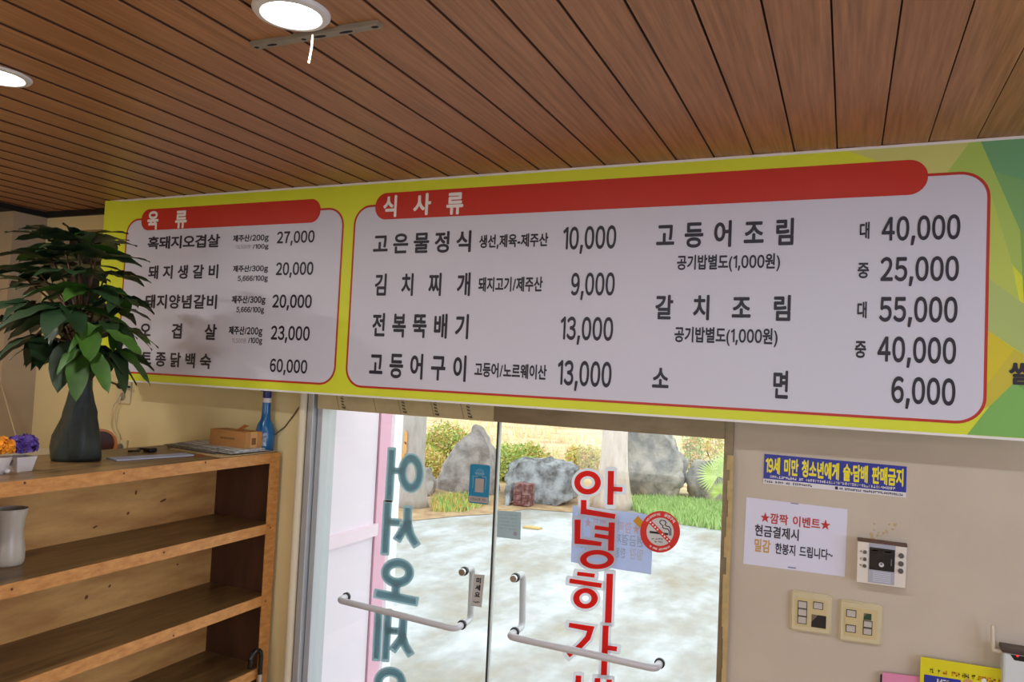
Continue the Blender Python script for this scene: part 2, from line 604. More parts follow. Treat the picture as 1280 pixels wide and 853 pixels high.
def door(name, x0, x1, ring_l, ring_r, top, lab):
    bm = B()
    box(bm, x0, x1, GY, GY + 0.011, 0.02, ZH - 0.002)
    d = struct(link(name, bm, MATS['door glass']))
    bm = B()                   # polished edges where the leaves meet
    e = x1 if name == 'door_1' else x0
    s = -1 if name == 'door_1' else 1
    box(bm, min(e, e + s * 0.0045), max(e, e + s * 0.0045), GY - 0.0006, GY + 0.0116, 0.02, ZH - 0.002)
    link('glass_edge', bm, mat('ground glass edge', (205, 212, 208), 0.4) if name == 'door_2' else mat('dark glass edge', (38, 40, 40), 0.4), parent=d)
    bm = B(); box(bm, x0, x1, GY - 0.012, GY + 0.023, 0.02, 0.11); link('bottom_rail', bm, M['steel'], parent=d)
    # room side: horizontal bar
    a, b, c = at_y(*ring_l, GY), at_y(*ring_r, GY), at_y(*top, GY)
    zz = (a.z + b.z) / 2
    bm = B()
    yb = GY - 0.058
    tube(bm, bend([(a.x, GY, a.z), (a.x, yb, a.z), (b.x, yb, b.z), (b.x, GY, b.z)], 0.035, 6), 0.0125, 14)
    h = link('push_bar', bm, M['handle'], parent=d, smooth=50)
    for p in (a, b):
        bm = B()
        lathe(bm, (p.x, GY, p.z), [(0.0175, 0.0), (0.0175, 0.009), (0.014, 0.011)], 16, axis='Y')
        link('rubber_washer', bm, M['black'], parent=h, smooth=40)
    # street side: vertical bar, held through the glass at the top bolt
    q = b if name == 'door_1' else a
    yo = GY + 0.011 + 0.055
    bm = B()
    tube(bm, bend([(c.x, GY + 0.011, c.z), (c.x, yo, c.z), (q.x, yo, q.z), (q.x, GY + 0.011, q.z)], 0.035, 6), 0.0125, 14)
    h2 = link('pull_bar', bm, M['handle'], parent=d, smooth=50)
    bm = B()
    lathe(bm, (c.x, GY, c.z), [(0.0165, 0.0), (0.0165, 0.010)], 16, axis='Y')
    link('rubber_washer', bm, M['black'], parent=h2, smooth=40)
    bm = B()
    lathe(bm, (c.x, GY - 0.010, c.z), [(0.0125, 0.0), (0.0135, 0.003), (0.0135, 0.016), (0.0115, 0.019)], 18, axis='Y')
    link('bolt_cap', bm, M['cap'], parent=h2, smooth=40)
    return d


door('door_1', -1.985, -1.1935, (434, 746), (578, 781), (581, 714), '')
door('door_2', -1.1895, -0.362, (644, 790), (825, 829), (645, 722), '')


# ------------------------------------------------------------------ menu banner
BY = 2.422
ban = thing('menu_banner', (-1.2, BY, 1.84), 'long yellow and green menu banner with two white price panels above the glass doors', 'banner')
ZT, ZB = 2.657, 1.8397
# the cloth, its loose lower left corner turned back
bm = B()
xl = at_y(131, 300, BY).x
XE = at_y(1357, 360, BY).x - 0.004
cols = [xl, xl + 0.05, xl + 0.10, xl + 0.16, xl + 0.24, -2.6, -1.6, -0.6, XE]
rows = [ZB, ZB + 0.03, ZB + 0.07, ZB + 0.12, ZB + 0.2, 2.2, ZT - 0.12, ZT - 0.05, ZT]


def cloth_pt(i, j):
    x, zc = cols[i], rows[j]
    y = BY
    if i < 4:
        t = 1 - (x - xl) / (cols[4] - xl)
        low = max(0.0, 1 - (zc - ZB) / 0.2)
        x += 0.13 * low * t * t
        y += 0.05 * low * t * t
        up = max(0.0, (zc - (ZT - 0.12)) / 0.12)
        y += 0.012 * math.sin(t * 5) * t
        zc += up * 0.004 * t
    return (x, y, zc)


g = [[bm.verts.new(cloth_pt(i, j)) for j in range(len(rows))] for i in range(len(cols))]
for i in range(len(cols) - 1):
    for j in range(len(rows) - 1):
        bm.faces.new((g[i][j], g[i + 1][j], g[i + 1][j + 1], g[i][j + 1]))
cl = link('banner_cloth', bm, M['cloth'], root=ban, smooth=True)
bm = B()
box(bm, xl + 0.02, XE, BY - 0.001, BY + 0.008, ZT - 0.001, ZT + 0.007)
box(bm, xl + 0.14, XE, BY - 0.001, BY + 0.008, ZB - 0.006, ZB + 0.001)
link('hem', bm, M['hem'], root=ban)
bm = B()                       # timber frame that carries the cloth away from the wall
for x in (-2.7, -1.2, 0.3, XE - 0.05):
    box(bm, x - 0.02, x + 0.02, BY + 0.03, WY, 2.38, 2.42); box(bm, x - 0.02, x + 0.02, BY + 0.03, WY, 2.60, 2.64)
box(bm, -2.9, XE - 0.02, BY + 0.008, BY + 0.035, 2.60, 2.64)
box(bm, -2.9, XE - 0.02, BY + 0.008, BY + 0.035, 2.38, 2.42)
link('support_frame', bm, mat('raw timber', (170, 130, 85), 0.7, var=0.1), root=ban)


def bp(*uv, d=0.0006):
    p = at_y(*uv, BY)
    return Vector((p.x, BY - d, p.z))


# coloured facets at the right end
FAC = [
    ((206, 208, 120), [(1055, 187), (1213, 176.5), (1188, 226), (1150, 226), (1110, 206)]),
    ((170, 200, 92), [(1213, 176.5), (1225.5, 175.8), (1275, 288), (1290, 360), (1265, 330), (1238, 240), (1184, 216)]),
    ((110, 168, 116), [(1225.5, 175.8), (1360, 166), (1360, 250), (1242.3, 214)]),
    ((122, 174, 104), [(1242.3, 214), (1360, 250), (1360, 330), (1275, 288)]),
    ((188, 206, 90), [(1238, 240), (1265, 330), (1275, 380), (1240, 352), (1225, 330)]),
    ((136, 176, 78), [(1275, 288), (1360, 330), (1360, 420), (1280, 380)]),
    ((176, 196, 112), [(1225, 330), (1240, 352), (1280, 380), (1360, 420), (1360, 470), (1280, 444), (1236, 414), (1225, 420)]),
    ((214, 198, 40), [(1225, 420), (1236, 414), (1268, 437), (1234, 480), (1222, 500)]),
    ((204, 190, 58), [(1268, 437), (1280, 444), (1360, 470), (1268, 478), (1237, 508), (1222, 515), (1222, 500), (1234, 480)]),
    ((126, 184, 92), [(1209, 542), (1237, 508), (1268, 478), (1360, 560), (1360, 552)]),
    ((112, 170, 86), [(1268, 478), (1360, 470), (1360, 556)]),
]
bm = B()
fm = []
for i, (c, pts) in enumerate(FAC):
    fm.append(mat('banner facet %d' % i, c, 0.5))
    if i == 9:
        pts = [(1209, 543.5), (1237, 508), (1268, 478), (1360, 553)]
    f = poly(bm, [bp(*q, d=0.0004 + i * 0.00003) for q in pts], i)
link('coloured_facets', bm, fm, root=ban)


def rrect(x0, x1, z0, z1, r, Y, n=10):
    out = []
    for (qx, qz, a0) in ((x1 - r, z1 - r, 0), (x0 + r, z1 - r, PI / 2), (x0 + r, z0 + r, PI), (x1 - r, z0 + r, 1.5 * PI)):
        for k in range(n + 1):
            a = a0 + (PI / 2) * k / n
            out.append((qx + r * math.cos(a), Y, qz + r * math.sin(a)))
    return out


def menu_panel(l, r, t, b, rad):
    x0 = sum(at_y(*q, BY).x for q in l) / len(l)
    x1 = sum(at_y(*q, BY).x for q in r) / len(r)
    z1 = sum(at_y(*q, BY).z for q in t) / len(t)
    z0 = sum(at_y(*q, BY).z for q in b) / len(b)
    bm = B()
    o_ = rrect(x0, x1, z0, z1, rad, BY - 0.0010)
    i_ = rrect(x0 + 0.008, x1 - 0.008, z0 + 0.008, z1 - 0.008, rad - 0.008, BY - 0.0010)
    vo, vi = [bm.verts.new(p) for p in o_], [bm.verts.new(p) for p in i_]
    n = len(vo)
    for k in range(n):
        bm.faces.new((vo[k], vo[(k + 1) % n], vi[(k + 1) % n], vi[k])).material_index = 1
    bm.faces.new(vi)
    return link('menu_panel', bm, [M['panel'], M['redline']], root=ban)


def heading(l, r, t, b):
    x0, x1 = at_y(*l, BY).x, at_y(*r, BY).x
    z1 = sum(at_y(*q, BY).z for q in t) / len(t)
    z0 = sum(at_y(*q, BY).z for q in b) / len(b)
    bm = B()
    bm.faces.new([bm.verts.new(p) for p in rrect(x0, x1, z0, z1, (z1 - z0) / 2 - 0.001, BY - 0.0016, 12)])
    return link('heading_band', bm, M['red'], root=ban)


P1 = menu_panel([(153.5, 330), (150, 430)], [(427, 300), (423, 440)], [(164, 275), (401, 259.5)], [(170, 467), (405, 482)], 0.075)
P2 = menu_panel([(441, 290), (434.5, 440)], [(1239.5, 260), (1232, 480)], [(466, 256), (1180, 216.5)], [(455, 484), (1190, 531)], 0.075)
H1 = heading((177, 276), (401, 263), [(188, 262.5), (392, 248)], [(188, 288.6), (392, 278)])
H2 = heading((469.5, 258), (1160, 222), [(479, 241.7), (1141, 200)], [(482.5, 274), (1141, 244.6)])


def c3(u, v):
    return (120 + u / 3.159, 230 + v / 3.159)


def c4(u, v):
    return (430 + u / 3.046, 220 + v / 3.046)


def c5(u, v):
    return (780 + u / 2.244, 180 + v / 2.244)


YT = BY - 0.0022
# headings
for ch, a, b in (('육', c3(200, 180), c3(250, 106)), ('류', c3(310, 174), c3(362, 103))):
    bm = B(); write(bm, ch, a, b, YT, 'h', 0.035); link('heading_letter', bm, M['white'], root=ban, parent=H1)
for ch, a, b in (('식', c4(146, 156), c4(209, 74)), ('사', c4(262, 149), c4(333, 66)), ('류', c4(387, 146), c4(458, 60))):
    bm = B(); write(bm, ch, a, b, YT, 'h', 0.035); link('heading_letter', bm, M['white'], root=ban, parent=H2)


def word(panel, text, cf, bl, tr, gw):
    """widely spaced dish name: gw is the letter width in crop pixels"""
    a, b = at_y(*cf(bl[0], bl[1]), YT), at_y(*cf(bl[0] + gw, bl[1]), YT)
    gw_, c = b.x - a.x, at_y(*cf(*tr), YT)
    pit = (c.x - a.x - gw_) / (len(text) - 1)
    for i, ch in enumerate(text):
        bm = B()
        x0 = a.x + i * pit
        stamp(bm, ch, lambda x, y, k: Vector((x0 + (x - 0.03) * gw_ / 0.86, YT - k * 4e-6, a.z + (y + 0.08) * (c.z - a.z) / 0.92)), 0.03)
        link('dish_letter', bm, M['ink'], root=ban, parent=panel)


def line(nm, panel, *args):
    bm = B()
    write(bm, *args)
    return link(nm, bm, [M['ink'], M['inkn']], root=ban, parent=panel)


# meat panel
word(P1, '흑돼지오겹살', c3, (203, 258), (490, 198), 44)
word(P1, '돼지생갈비', c3, (206, 375), (488, 318), 40)
word(P1, '돼지양념갈비', c3, (192, 490), (483, 438), 42)
word(P1, '오겹살', c3, (172, 606), (477, 555), 42)
word(P1, '토종닭백숙', c3, (177, 716), (456, 672), 40)
for t, a, b in (('제주산/200g', (540, 229), (684, 197)), ('제주산/300g', (540, 348), (681, 320)), ('제주산/300g', (535, 471), (671, 442)), ('제주산/200g', (523, 594), (659, 565))):
    line('note_lettering', P1, t, c3(*a), c3(*b), YT, 'h', 0.035)
for t, a, b in (('/100g', (618, 256), (683, 237)), ('5,666/100g', (558, 383), (680, 362)), ('5,666/100g', (553, 506), (665, 487)), ('/100g', (600, 628), (658, 609))):
    line('note_lettering', P1, t, c3(*a), c3(*b), YT, 'd', 0.03)
for t, a, b in (('13,500원', (552, 256), (612, 240)), ('11,500원', (536, 627), (594, 612))):
    line('note_lettering', P1, t, c3(*a), c3(*b), YT, 'd', 0.0, 1)
for t, a, b in (('27,000', (712, 234), (866, 184)), ('20,000', (708, 359), (861, 309)), ('20,000', (694, 487), (855, 439)), ('23,000', (688, 613), (847, 565)), ('60,000', (684, 740), (837, 698))):
    line('price_lettering', P1, t, c3(*a), c3(*b), YT, 'd', 0.028)
# meals panel
word(P2, '고은물정식', c4, (110, 297), (491, 208), 55)
word(P2, '김치찌개', c4, (115, 455), (486, 369), 48)
word(P2, '전복뚝배기', c4, (106, 610), (481, 528), 50)
word(P2, '고등어구이', c4, (95, 763), (472, 686), 50)
line('note_lettering', P2, '생선,제육-제주산', c4(513, 274), c4(779, 217), YT, 'h', 0.03)
line('note_lettering', P2, '돼지고기/제주산', c4(510, 440), c4(758, 384), YT, 'h', 0.03)
line('note_lettering', P2, '고등어/노르웨이산', c4(495, 763), c4(773, 721), YT, 'h', 0.03)
for t, a, b in (('10,000', (830, 278), (1041, 190)), ('9,000', (861, 452), (1035, 370)), ('13,000', (820, 620), (1029, 541)), ('13,000', (809, 792), (1023, 712))):
    line('price_lettering', P2, t, c4(*a), c4(*b), YT, 'd', 0.026)
word(P2, '고등어조림', c5, (90, 292), (482, 208), 50)
word(P2, '갈치조림', c5, (87, 491), (473, 425), 48)
line('dish_letter', P2, '소', c5(77, 690), c5(128, 626), YT, 'h', 0.03)
line('dish_letter', P2, '면', c5(414, 713), c5(466, 638), YT, 'h', 0.03)
line('note_lettering', P2, '공기밥별도(1,000원)', c5(147, 353), c5(440, 307), YT, 'h', 0.03)
line('note_lettering', P2, '공기밥별도(1,000원)', c5(140, 555), c5(433, 518), YT, 'h', 0.03)
for t, a, b in (('대', (659, 266), (692, 219)), ('중', (654, 376), (689, 332)), ('대', (652, 488), (684, 443)), ('중', (646, 599), (681, 552))):
    line('note_lettering', P2, t, c5(*a), c5(*b), YT, 'h', 0.03)
for t, a, b in (('40,000', (720, 270), (947, 199)), ('25,000', (716, 383), (943, 316)), ('55,000', (713, 496), (939, 431)), ('40,000', (708, 608), (935, 546)), ('6,000', (747, 723), (933, 661))):
    line('price_lettering', P2, t, c5(*a), c5(*b), YT, 'd', 0.026)
bm = B(); write(bm, '쌀', (1261, 480), (1294, 454), YT, 'h', 0.04); link('edge_lettering', bm, M['ink'], root=ban, parent=cl)

# ------------------------------------------------------------------ ceiling lamps and the bracket
lamp_white = mat('lit lamp diffuser', (255, 252, 246), 0.5, emit=9.0)
lamp_rim = mat('white lamp rim', (215, 214, 212), 0.4)


def downlight(x, y, label, first=None):
    if first is None:
        t = thing('ceiling_light', (x, y, CZ), label, 'lamp', 'recessed round ceiling lamps')
        bm = B()
        lathe(bm, (x, y, CZ), [(0.078, -0.0), (0.078, -0.004), (0.074, -0.009), (0.062, -0.011), (0.058, -0.006), (0.058, 0.0)], 40)
        link('rim', bm, lamp_rim, root=t, smooth=40)
        bm = B()
        lathe(bm, (x, y, CZ), [(0.060, -0.003), (0.060, -0.006), (0.0585, -0.0068)], 40)
        link('diffuser', bm, lamp_white, root=t)
    else:
        t = first.copy(); C.objects.link(t); t.location = (x, y, CZ); t['label'] = label
        for ch in first.children:
            c = ch.copy(); C.objects.link(c); c.parent = t
    l = bpy.data.lights.new('lamp_glow', 'AREA')
    l.shape = 'DISK'; l.size = 0.11; l.energy = LAMP_W * (1.9 if x < -2.6 else 1.0); l.color = (0.86, 0.90, 1.0) if x > -0.6 else (1.0, 0.97, 0.93)
    o = bpy.data.objects.new('lamp_glow', l); C.objects.link(o)
    o.location = (x, y, CZ - 0.013)
    return t


p = at_z(364.5, 14, CZ)
L1 = downlight(p.x, p.y, 'lit round ceiling lamp beside the slotted metal strip')
L0 = downlight(p.x - 0.985, p.y + 0.03, 'lit round ceiling lamp cut by the left edge of the photo', L1)
for i in (-2, 1, 2, 3):
    downlight(p.x + 0.985 * i, p.y, 'lit round ceiling lamp in the row nearest the doors, outside the photo', L1)
for i in range(-1, 4):  # this row is unseen, added for more light in the room
    downlight(p.x + 0.985 * i, p.y - 2.3, 'lit round ceiling lamp in an unseen rear row added to light the room', L1)

a, b = at_z(317, 53.5, CZ), at_z(475, 25.5, CZ)
t = thing('mounting_strip', (a + b) / 2, 'slotted grey metal mounting strip screwed to the ceiling under the lamp', 'bracket')
bm = B()
d = (b - a).normalized(); s = Vector((-d.y, d.x, 0))
w = 0.011
N = 24
bm_pts = []
for sgn, zz in ((-1, CZ - 0.012), (1, CZ - 0.012), (1, CZ - 0.001), (-1, CZ - 0.001)):
    bm_pts.append([bm.verts.new(a + d * ((b - a).length * e) + s * w * sgn + Vector((0, 0, zz - CZ))) for e in (0, 1)])
for k in range(4):
    q = (k + 1) % 4
    bm.faces.new((bm_pts[k][0], bm_pts[k][1], bm_pts[q][1], bm_pts[q][0]))
bm.faces.new([r[0] for r in bm_pts]); bm.faces.new([r[1] for r in bm_pts][::-1])
link('strip', bm, mat('dull zinc strip', (150, 142, 126), 0.5, 0.3, var=0.1, scale=20), root=t)
for e, rx in ((0.03, 0.006), (0.16, 0.014), (0.42, 0.006), (0.55, 0.016), (0.75, 0.018), (0.965, 0.009)):
    c = a + d * ((b - a).length * e) + Vector((0, 0, -0.0124))
    bm = B()
    poly(bm, [c + d * rx * math.cos(2 * PI * k / 14) + s * 0.005 * math.sin(2 * PI * k / 14) for k in range(14)])
    link('slot', bm, M['dark'], root=t)
bm = B()
p = at_z(391, 43, CZ - 0.012)
tube(bm, [(p.x, p.y, p.z), (p.x - 0.001, p.y, p.z - 0.03), (p.x - 0.006, p.y, p.z - 0.062)], 0.0022, 8)
link('cable_tie', bm, mat('pale plastic tie', (240, 225, 190), 0.4), root=t)

# ------------------------------------------------------------------ open wooden shelf
SX, SYE, SYN = -2.166, 2.522, 0.85          # front face, far end, near end
ST = 1.576
SZ = [1.285, 0.9935, 0.702, 0.41, 0.12]
shelf = thing('open_shelf', (-2.4, 1.7, 0), 'long open wooden shelf with orange edges standing left of the doors', 'shelf')
bm = B()
box(bm, SX - 0.13, SX - 0.004, SYN, SYE + 0.02, ST - 0.040, ST, bev=0.0015)
box(bm, SX - 0.50, SX - 0.133, SYN, SYE + 0.02, ST - 0.040, ST, bev=0.0015)
top = link('top_board', bm, M['shelftop'], root=shelf)
bm = B(); box(bm, SX - 0.004, SX, SYN, SYE + 0.02, ST - 0.042, ST + 0.0002); link('front_edge', bm, M['shelfedge'], root=shelf, parent=top)
for z in SZ:
    bm = B(); box(bm, SX - 0.325, SX - 0.005, SYN + 0.02, SYE, z - 0.040, z)
    b_ = link('shelf_board', bm, M['shelftop'], root=shelf)
    bm = B(); box(bm, SX - 0.005, SX - 0.001, SYN + 0.04, 2.487, z - 0.0405, z); link('front_edge', bm, M['shelfedge'], root=shelf, parent=b_)
bm = B(); box(bm, SX - 0.335, SX - 0.322, SYN + 0.01, SYE + 0.01, 0.0, ST - 0.04); link('back_panel', bm, M['shelfback'], root=shelf)
for y0, y1 in ((SYE - 0.002, SYE + 0.02), (SYN, SYN + 0.02)):
    bm = B(); box(bm, SX - 0.50, SX - 0.005, y0, y1, 0.0, ST - 0.04); link('side_panel', bm, M['shelfside'], root=shelf)
ya = at_x(334.4, 640, SX).y
for y0, y1 in ((ya, SYE + 0.02), (SYN, SYN + 0.04)):
    bm = B(); box(bm, SX - 0.005, SX, y0, y1, 0.0, ST - 0.041); link('front_stile', bm, M['shelfedge'], root=shelf)
bm = B(); box(bm, SX - 0.50, SX - 0.49, SYN, SYE, 0.0, ST - 0.04); link('rear_panel', bm, M['shelfback'], root=shelf)
for u, v in ((31, 604), (155, 592), (257, 578.5), (15, 737), (205, 691), (217, 795), (338, 660), (332, 752)):
    p = at_x(u, v, SX + 0.0004)
    bm = B()
    poly(bm, [p + Vector((0, 0.004 * math.cos(k * PI / 5), 0.004 * math.sin(k * PI / 5))) for k in range(10)])
    link('knot', bm, mat('dark knot', (88, 48, 22), 0.7), root=shelf)

for u, v, ry, rz in ((204, 626, 0.016, 0.005), (160, 642, 0.007, 0.006), (119, 659, 0.010, 0.004), (170, 616, 0.005, 0.009), (137, 733, 0.006, 0.005), (108, 747, 0.007, 0.008), (222, 706, 0.005, 0.004)):
    p = at_x(u, v, SX - 0.3212)
    bm = B()
    poly(bm, [p + Vector((0, ry * math.cos(k * PI / 5), rz * math.sin(k * PI / 5) + 0.25 * ry * math.cos(k * PI / 5))) for k in range(10)])
    link('knot', bm, mat('brown plywood knot', (112, 70, 34), 0.7), root=shelf)

# low white cabinet behind the shelf
bm = B(); box(bm, -3.55, -2.70, 2.10, 2.545, 0.0, 1.485, bev=0.004)
tag(link('low_cabinet', bm, mat('white laminate', (222, 212, 190), 0.5), loc=(-3.1, 2.3, 0)), 'white cabinet behind the wooden shelf, only its pale top edge showing', 'cabinet')

# round wooden tray leaning in the corner
p = at_y(122, 563, 2.30)
bm = B()
tr0 = thing('wooden_tray', (p.x - 0.01, 2.30, 1.485), 'round dark brown wooden tray with an orange rim behind the plant trunk', 'tray')
c = Vector((p.x - 0.045, 2.34, 1.485 + 0.07))
N = 32
ang = math.radians(62)
ax = Vector((math.sin(ang), -math.cos(ang), 0)); sd = Vector((math.cos(ang), math.sin(ang), 0)); up = Vector((0, 0, 1))
def ring(r, h):
    return [bm.verts.new(c + ax * h + (sd * math.cos(2 * PI * k / N) + up * math.sin(2 * PI * k / N)) * r) for k in range(N)]
r1, r2, r3, r4 = ring(0.069, 0.0), ring(0.069, 0.028), ring(0.060, 0.028), ring(0.058, 0.010)
bm.faces.new(r1[::-1])
for A_, B_ in ((r1, r2), (r2, r3), (r3, r4)):
    for k in range(N):
        bm.faces.new((A_[k], A_[(k + 1) % N], B_[(k + 1) % N], B_[k]))
link('rim', bm, mat('orange wood rim', (196, 120, 48), 0.4, var=0.15), root=tr0, smooth=40)
bm = B()
bm.faces.new([bm.verts.new(c + ax * 0.0115 + (sd * math.cos(2 * PI * k / N) + up * math.sin(2 * PI * k / N)) * 0.0585) for k in range(N)])
link('dish', bm, mat('dark brown wood', (66, 32, 20), 0.4, var=0.2), root=tr0)

# ------------------------------------------------------------------ artificial plant
pc = (at_z(62, 578, ST) + at_z(116, 578, ST)) / 2
PCX, PCY = pc.x - 0.045, pc.y + 0.05
plant = thing('potted_plant', (PCX, PCY, ST), 'leafy dark green artificial plant with a bottle-shaped trunk standing on the shelf', 'plant')
bm = B()
prof = [(0.076, 0.0), (0.079, 0.012), (0.079, 0.045), (0.074, 0.085), (0.063, 0.125), (0.055, 0.150), (0.053, 0.170), (0.043, 0.205), (0.036, 0.25), (0.034, 0.30), (0.036, 0.335), (0.028, 0.36), (0.012, 0.375)]
def wob(a, h):
    return 1 + 0.05 * math.sin(3 * a + h * 30) * (1 - abs(h - 0.1)) + 0.04 * math.sin(7 * a - h * 22) * min(1, h * 20)
lathe(bm, (PCX, PCY, ST), prof, 36, wob=wob)
link('trunk', bm, M['trunkv'], root=plant, smooth=True)


def leaf(bm, base, dr, L, W, droop, roll=0.0, mi=0):
    dr = dr.normalized()
    side = dr.cross(Vector((0, 0, 1)))
    if side.length < 0.05:
        side = Vector((1, 0, 0))
    side.normalize()
    side = Matrix.Rotation(roll, 3, dr) @ side
    nrm = side.cross(dr)
    prev = None
    n = 8
    for i in range(n + 1):
        t = i / n
        c = base + dr * (L * t) + Vector((0, 0, -droop * L * t * t))
        w = W * (math.sin(PI * min(1, t ** 0.85)) ** 0.8) * 0.5 + 0.0012
        if i == n:
            w = 0.0005
        ripple = 0.004 * math.sin(t * 17)
        row = [bm.verts.new(c - side * w + nrm * (0.22 * w + ripple)), bm.verts.new(c), bm.verts.new(c + side * w + nrm * (0.22 * w - ripple))]
        if prev:
            for k in range(2):
                bm.faces.new((prev[k], prev[k + 1], row[k + 1], row[k])).material_index = mi
        prev = row


rd = random.Random(21)
# pixel of each cluster heart, depth offset from the trunk, number of leaves, leaf length, tilt
CL = [(95, 296, 0.00, 7, 0.17, 0.10), (78, 300, -0.05, 7, 0.17, 0.15), (116, 304, 0.02, 7, 0.17, 0.15), (98, 316, -0.08, 7, 0.18, 0.2), (64, 322, 0.02, 7, 0.17, 0.2), (120, 322, -0.03, 7, 0.17, 0.2),
      (84, 332, 0.06, 7, 0.18, 0.2), (50, 342, -0.02, 7, 0.17, 0.25), (132, 342, 0.03, 6, 0.15, 0.3), (92, 342, -0.12, 7, 0.18, 0.3), (36, 352, 0.02, 6, 0.15, 0.25),
      (70, 360, 0.06, 7, 0.18, 0.35), (112, 362, -0.06, 7, 0.18, 0.4), (82, 384, -0.14, 7, 0.20, 0.6), (44, 380, -0.05, 7, 0.18, 0.45), (152, 372, -0.02, 7, 0.12, 0.5),
      (136, 384, 0.04, 7, 0.15, 0.5), (104, 392, 0.08, 7, 0.18, 0.6), (62, 398, 0.06, 7, 0.18, 0.6), (34, 400, 0.00, 6, 0.17, 0.55), (132, 404, -0.08, 7, 0.15, 0.75),
      (52, 420, -0.06, 6, 0.17, 0.8), (76, 424, 0.04, 7, 0.16, 0.8), (112, 430, -0.09, 6, 0.15, 0.9), (140, 438, -0.02, 6, 0.14, 0.95), (148, 410, 0.05, 6, 0.13, 0.7)]
hub = Vector((PCX, PCY, ST + 0.36))
bs = B()
cl_lo = []
for i, (u, v, dy, nl, L, tilt) in enumerate(CL):
    c = at_y(u, v, PCY + dy)
    mid = hub.lerp(c, 0.5) + Vector((0, 0, 0.02))
    mid.x = PCX + (c.x - PCX) * 0.35
    tube(bs, [hub + Vector((rd.uniform(-.01, .01), rd.uniform(-.01, .01), -0.02)), mid, c], [0.006, 0.0045, 0.003], 6)
    bm = B()
    a0 = rd.uniform(0, 6.28)
    out = Vector((c.x - PCX, c.y - PCY, 0))
    for k in range(nl):
        a = a0 + 2 * PI * k / nl + rd.uniform(-.2, .2)
        dr = Vector((math.cos(a), math.sin(a), 0.30 - tilt * rd.uniform(0.3, 0.8))) + out * 1.5
        leaf(bm, c, dr, L * rd.uniform(0.85, 1.15), L * rd.uniform(0.34, 0.42), 0.15 + tilt * rd.uniform(0.2, 0.6), rd.uniform(-.35, .35), 1 if rd.random() < (0.45 if i in (20, 23, 24, 25, 12) else 0.12) else 0)
    cl_lo.append(link('leaf_cluster', bm, [M['leaf'], M['leaf2']], root=plant, smooth=True))
# the big drooping leaves at the front
bm = B()
for (u, v, u2, v2, W, mi) in ((84, 384, 62, 428, 0.075, 0), (82, 386, 10, 418, 0.065, 0), (98, 436, 95, 497, 0.066, 1), (86, 425, 72, 486, 0.08, 0), (117, 438, 136, 486, 0.05, 1), (108, 402, 112, 448, 0.075, 1), (134, 412, 178, 438, 0.05, 1)):
    p0, p1 = at_y(u, v, PCY - 0.15), at_y(u2, v2, PCY - 0.20)
    leaf(bm, p0, p1 - p0, (p1 - p0).length, W, 0.08, rd.uniform(-.25, .25) + 0.0, mi)
link('leaf_cluster', bm, [M['leaf'], M['leaf2']], root=plant, smooth=True)
link('stems', bs, M['stem'], root=plant, smooth=True)


# ------------------------------------------------------------------ little flower pots
def petals(c, r, n, seed, sx=1.0):
    bm = B()
    rd = random.Random(seed)
    for i in range(n):
        z = rd.uniform(-0.35, 1)
        a = rd.uniform(0, 2 * PI)
        q = math.sqrt(max(0, 1 - z * z))
        d = Vector((q * math.cos(a) * sx, q * math.sin(a), z * 0.75))
        rr = r * rd.uniform(0.72, 1.0)
        c0 = Vector(c) + d * rr
        nrm = (d + Vector((rd.uniform(-.5, .5), rd.uniform(-.5, .5), rd.uniform(-.3, .6)))).normalized()
        s = nrm.orthogonal().normalized()
        w = nrm.cross(s)
        m = r * rd.uniform(0.16, 0.26)
        cv = bm.verts.new(c0 - nrm * m * 0.5)
        rim = [bm.verts.new(c0 + (s * math.cos(k * PI / 3) + w * math.sin(k * PI / 3)) * m * (1 + 0.2 * (k % 2))) for k in range(6)]
        for k in range(6):
            bm.faces.new((cv, rim[k], rim[(k + 1) % 6]))
    bmesh.ops.create_icosphere(bm, subdivisions=2, radius=r * 0.72, matrix=Matrix.Translation(Vector(c)) @ Matrix.Diagonal((sx, 1, 0.75, 1)))
    return bm


def square_pot(bm, c, w0, w1, h):
    rings = []
    for w, z in ((w0, 0), (w1, h), (w1 - 0.008, h), (w1 - 0.012, h - 0.012)):
        rings.append([bm.verts.new((c.x + x * w / 2, c.y + y * w / 2, c.z + z)) for x, y in ((-1, -1), (1, -1), (1, 1), (-1, 1))])
    bm.faces.new(rings[0][::-1]); bm.faces.new(rings[-1])
    for A_, B_ in zip(rings, rings[1:]):
        for k in range(4):
            bm.faces.new((A_[k], A_[(k + 1) % 4], B_[(k + 1) % 4], B_[k]))


potw = mat('white glazed pot', (225, 220, 218), 0.3)
c = at_z(30, 589.5, ST); c.x -= 0.02
t = thing('flower_pot', (c.x, c.y, ST), 'white square pot of purple flowers on the shelf top', 'flower pot', 'little flower pots on the shelf')
bm = B(); square_pot(bm, c, 0.046, 0.064, 0.046); link('pot', bm, potw, root=t)
bm = petals((c.x + 0.004, c.y, ST + 0.078), 0.046, 150, 4, 1.05); link('flowers', bm, mat('purple petals', (92, 66, 148), 0.7, var=0.25, scale=60), root=t)
bm = B()
e = Vector((c.x + 0.0005, c.y - 0.0295, ST + 0.030))
for r in (0.012, 0.006):
    q = [e + Vector((r * math.cos(-PI / 2 + k * 2 * PI / 3), -0.001, r * math.sin(-PI / 2 + k * 2 * PI / 3))) for k in range(3)]
    for k in range(3):
        tube(bm, [q[k], q[(k + 1) % 3]], 0.0012, 6)
link('emblem', bm, mat('grey print', (110, 106, 112), 0.5), root=t)
c = at_z(5, 594, ST); c.x -= 0.025
t = thing('flower_pot', (c.x, c.y, ST), 'white footed pot of orange flowers on the shelf top, at the left edge', 'flower pot', 'little flower pots on the shelf')
bm = B()
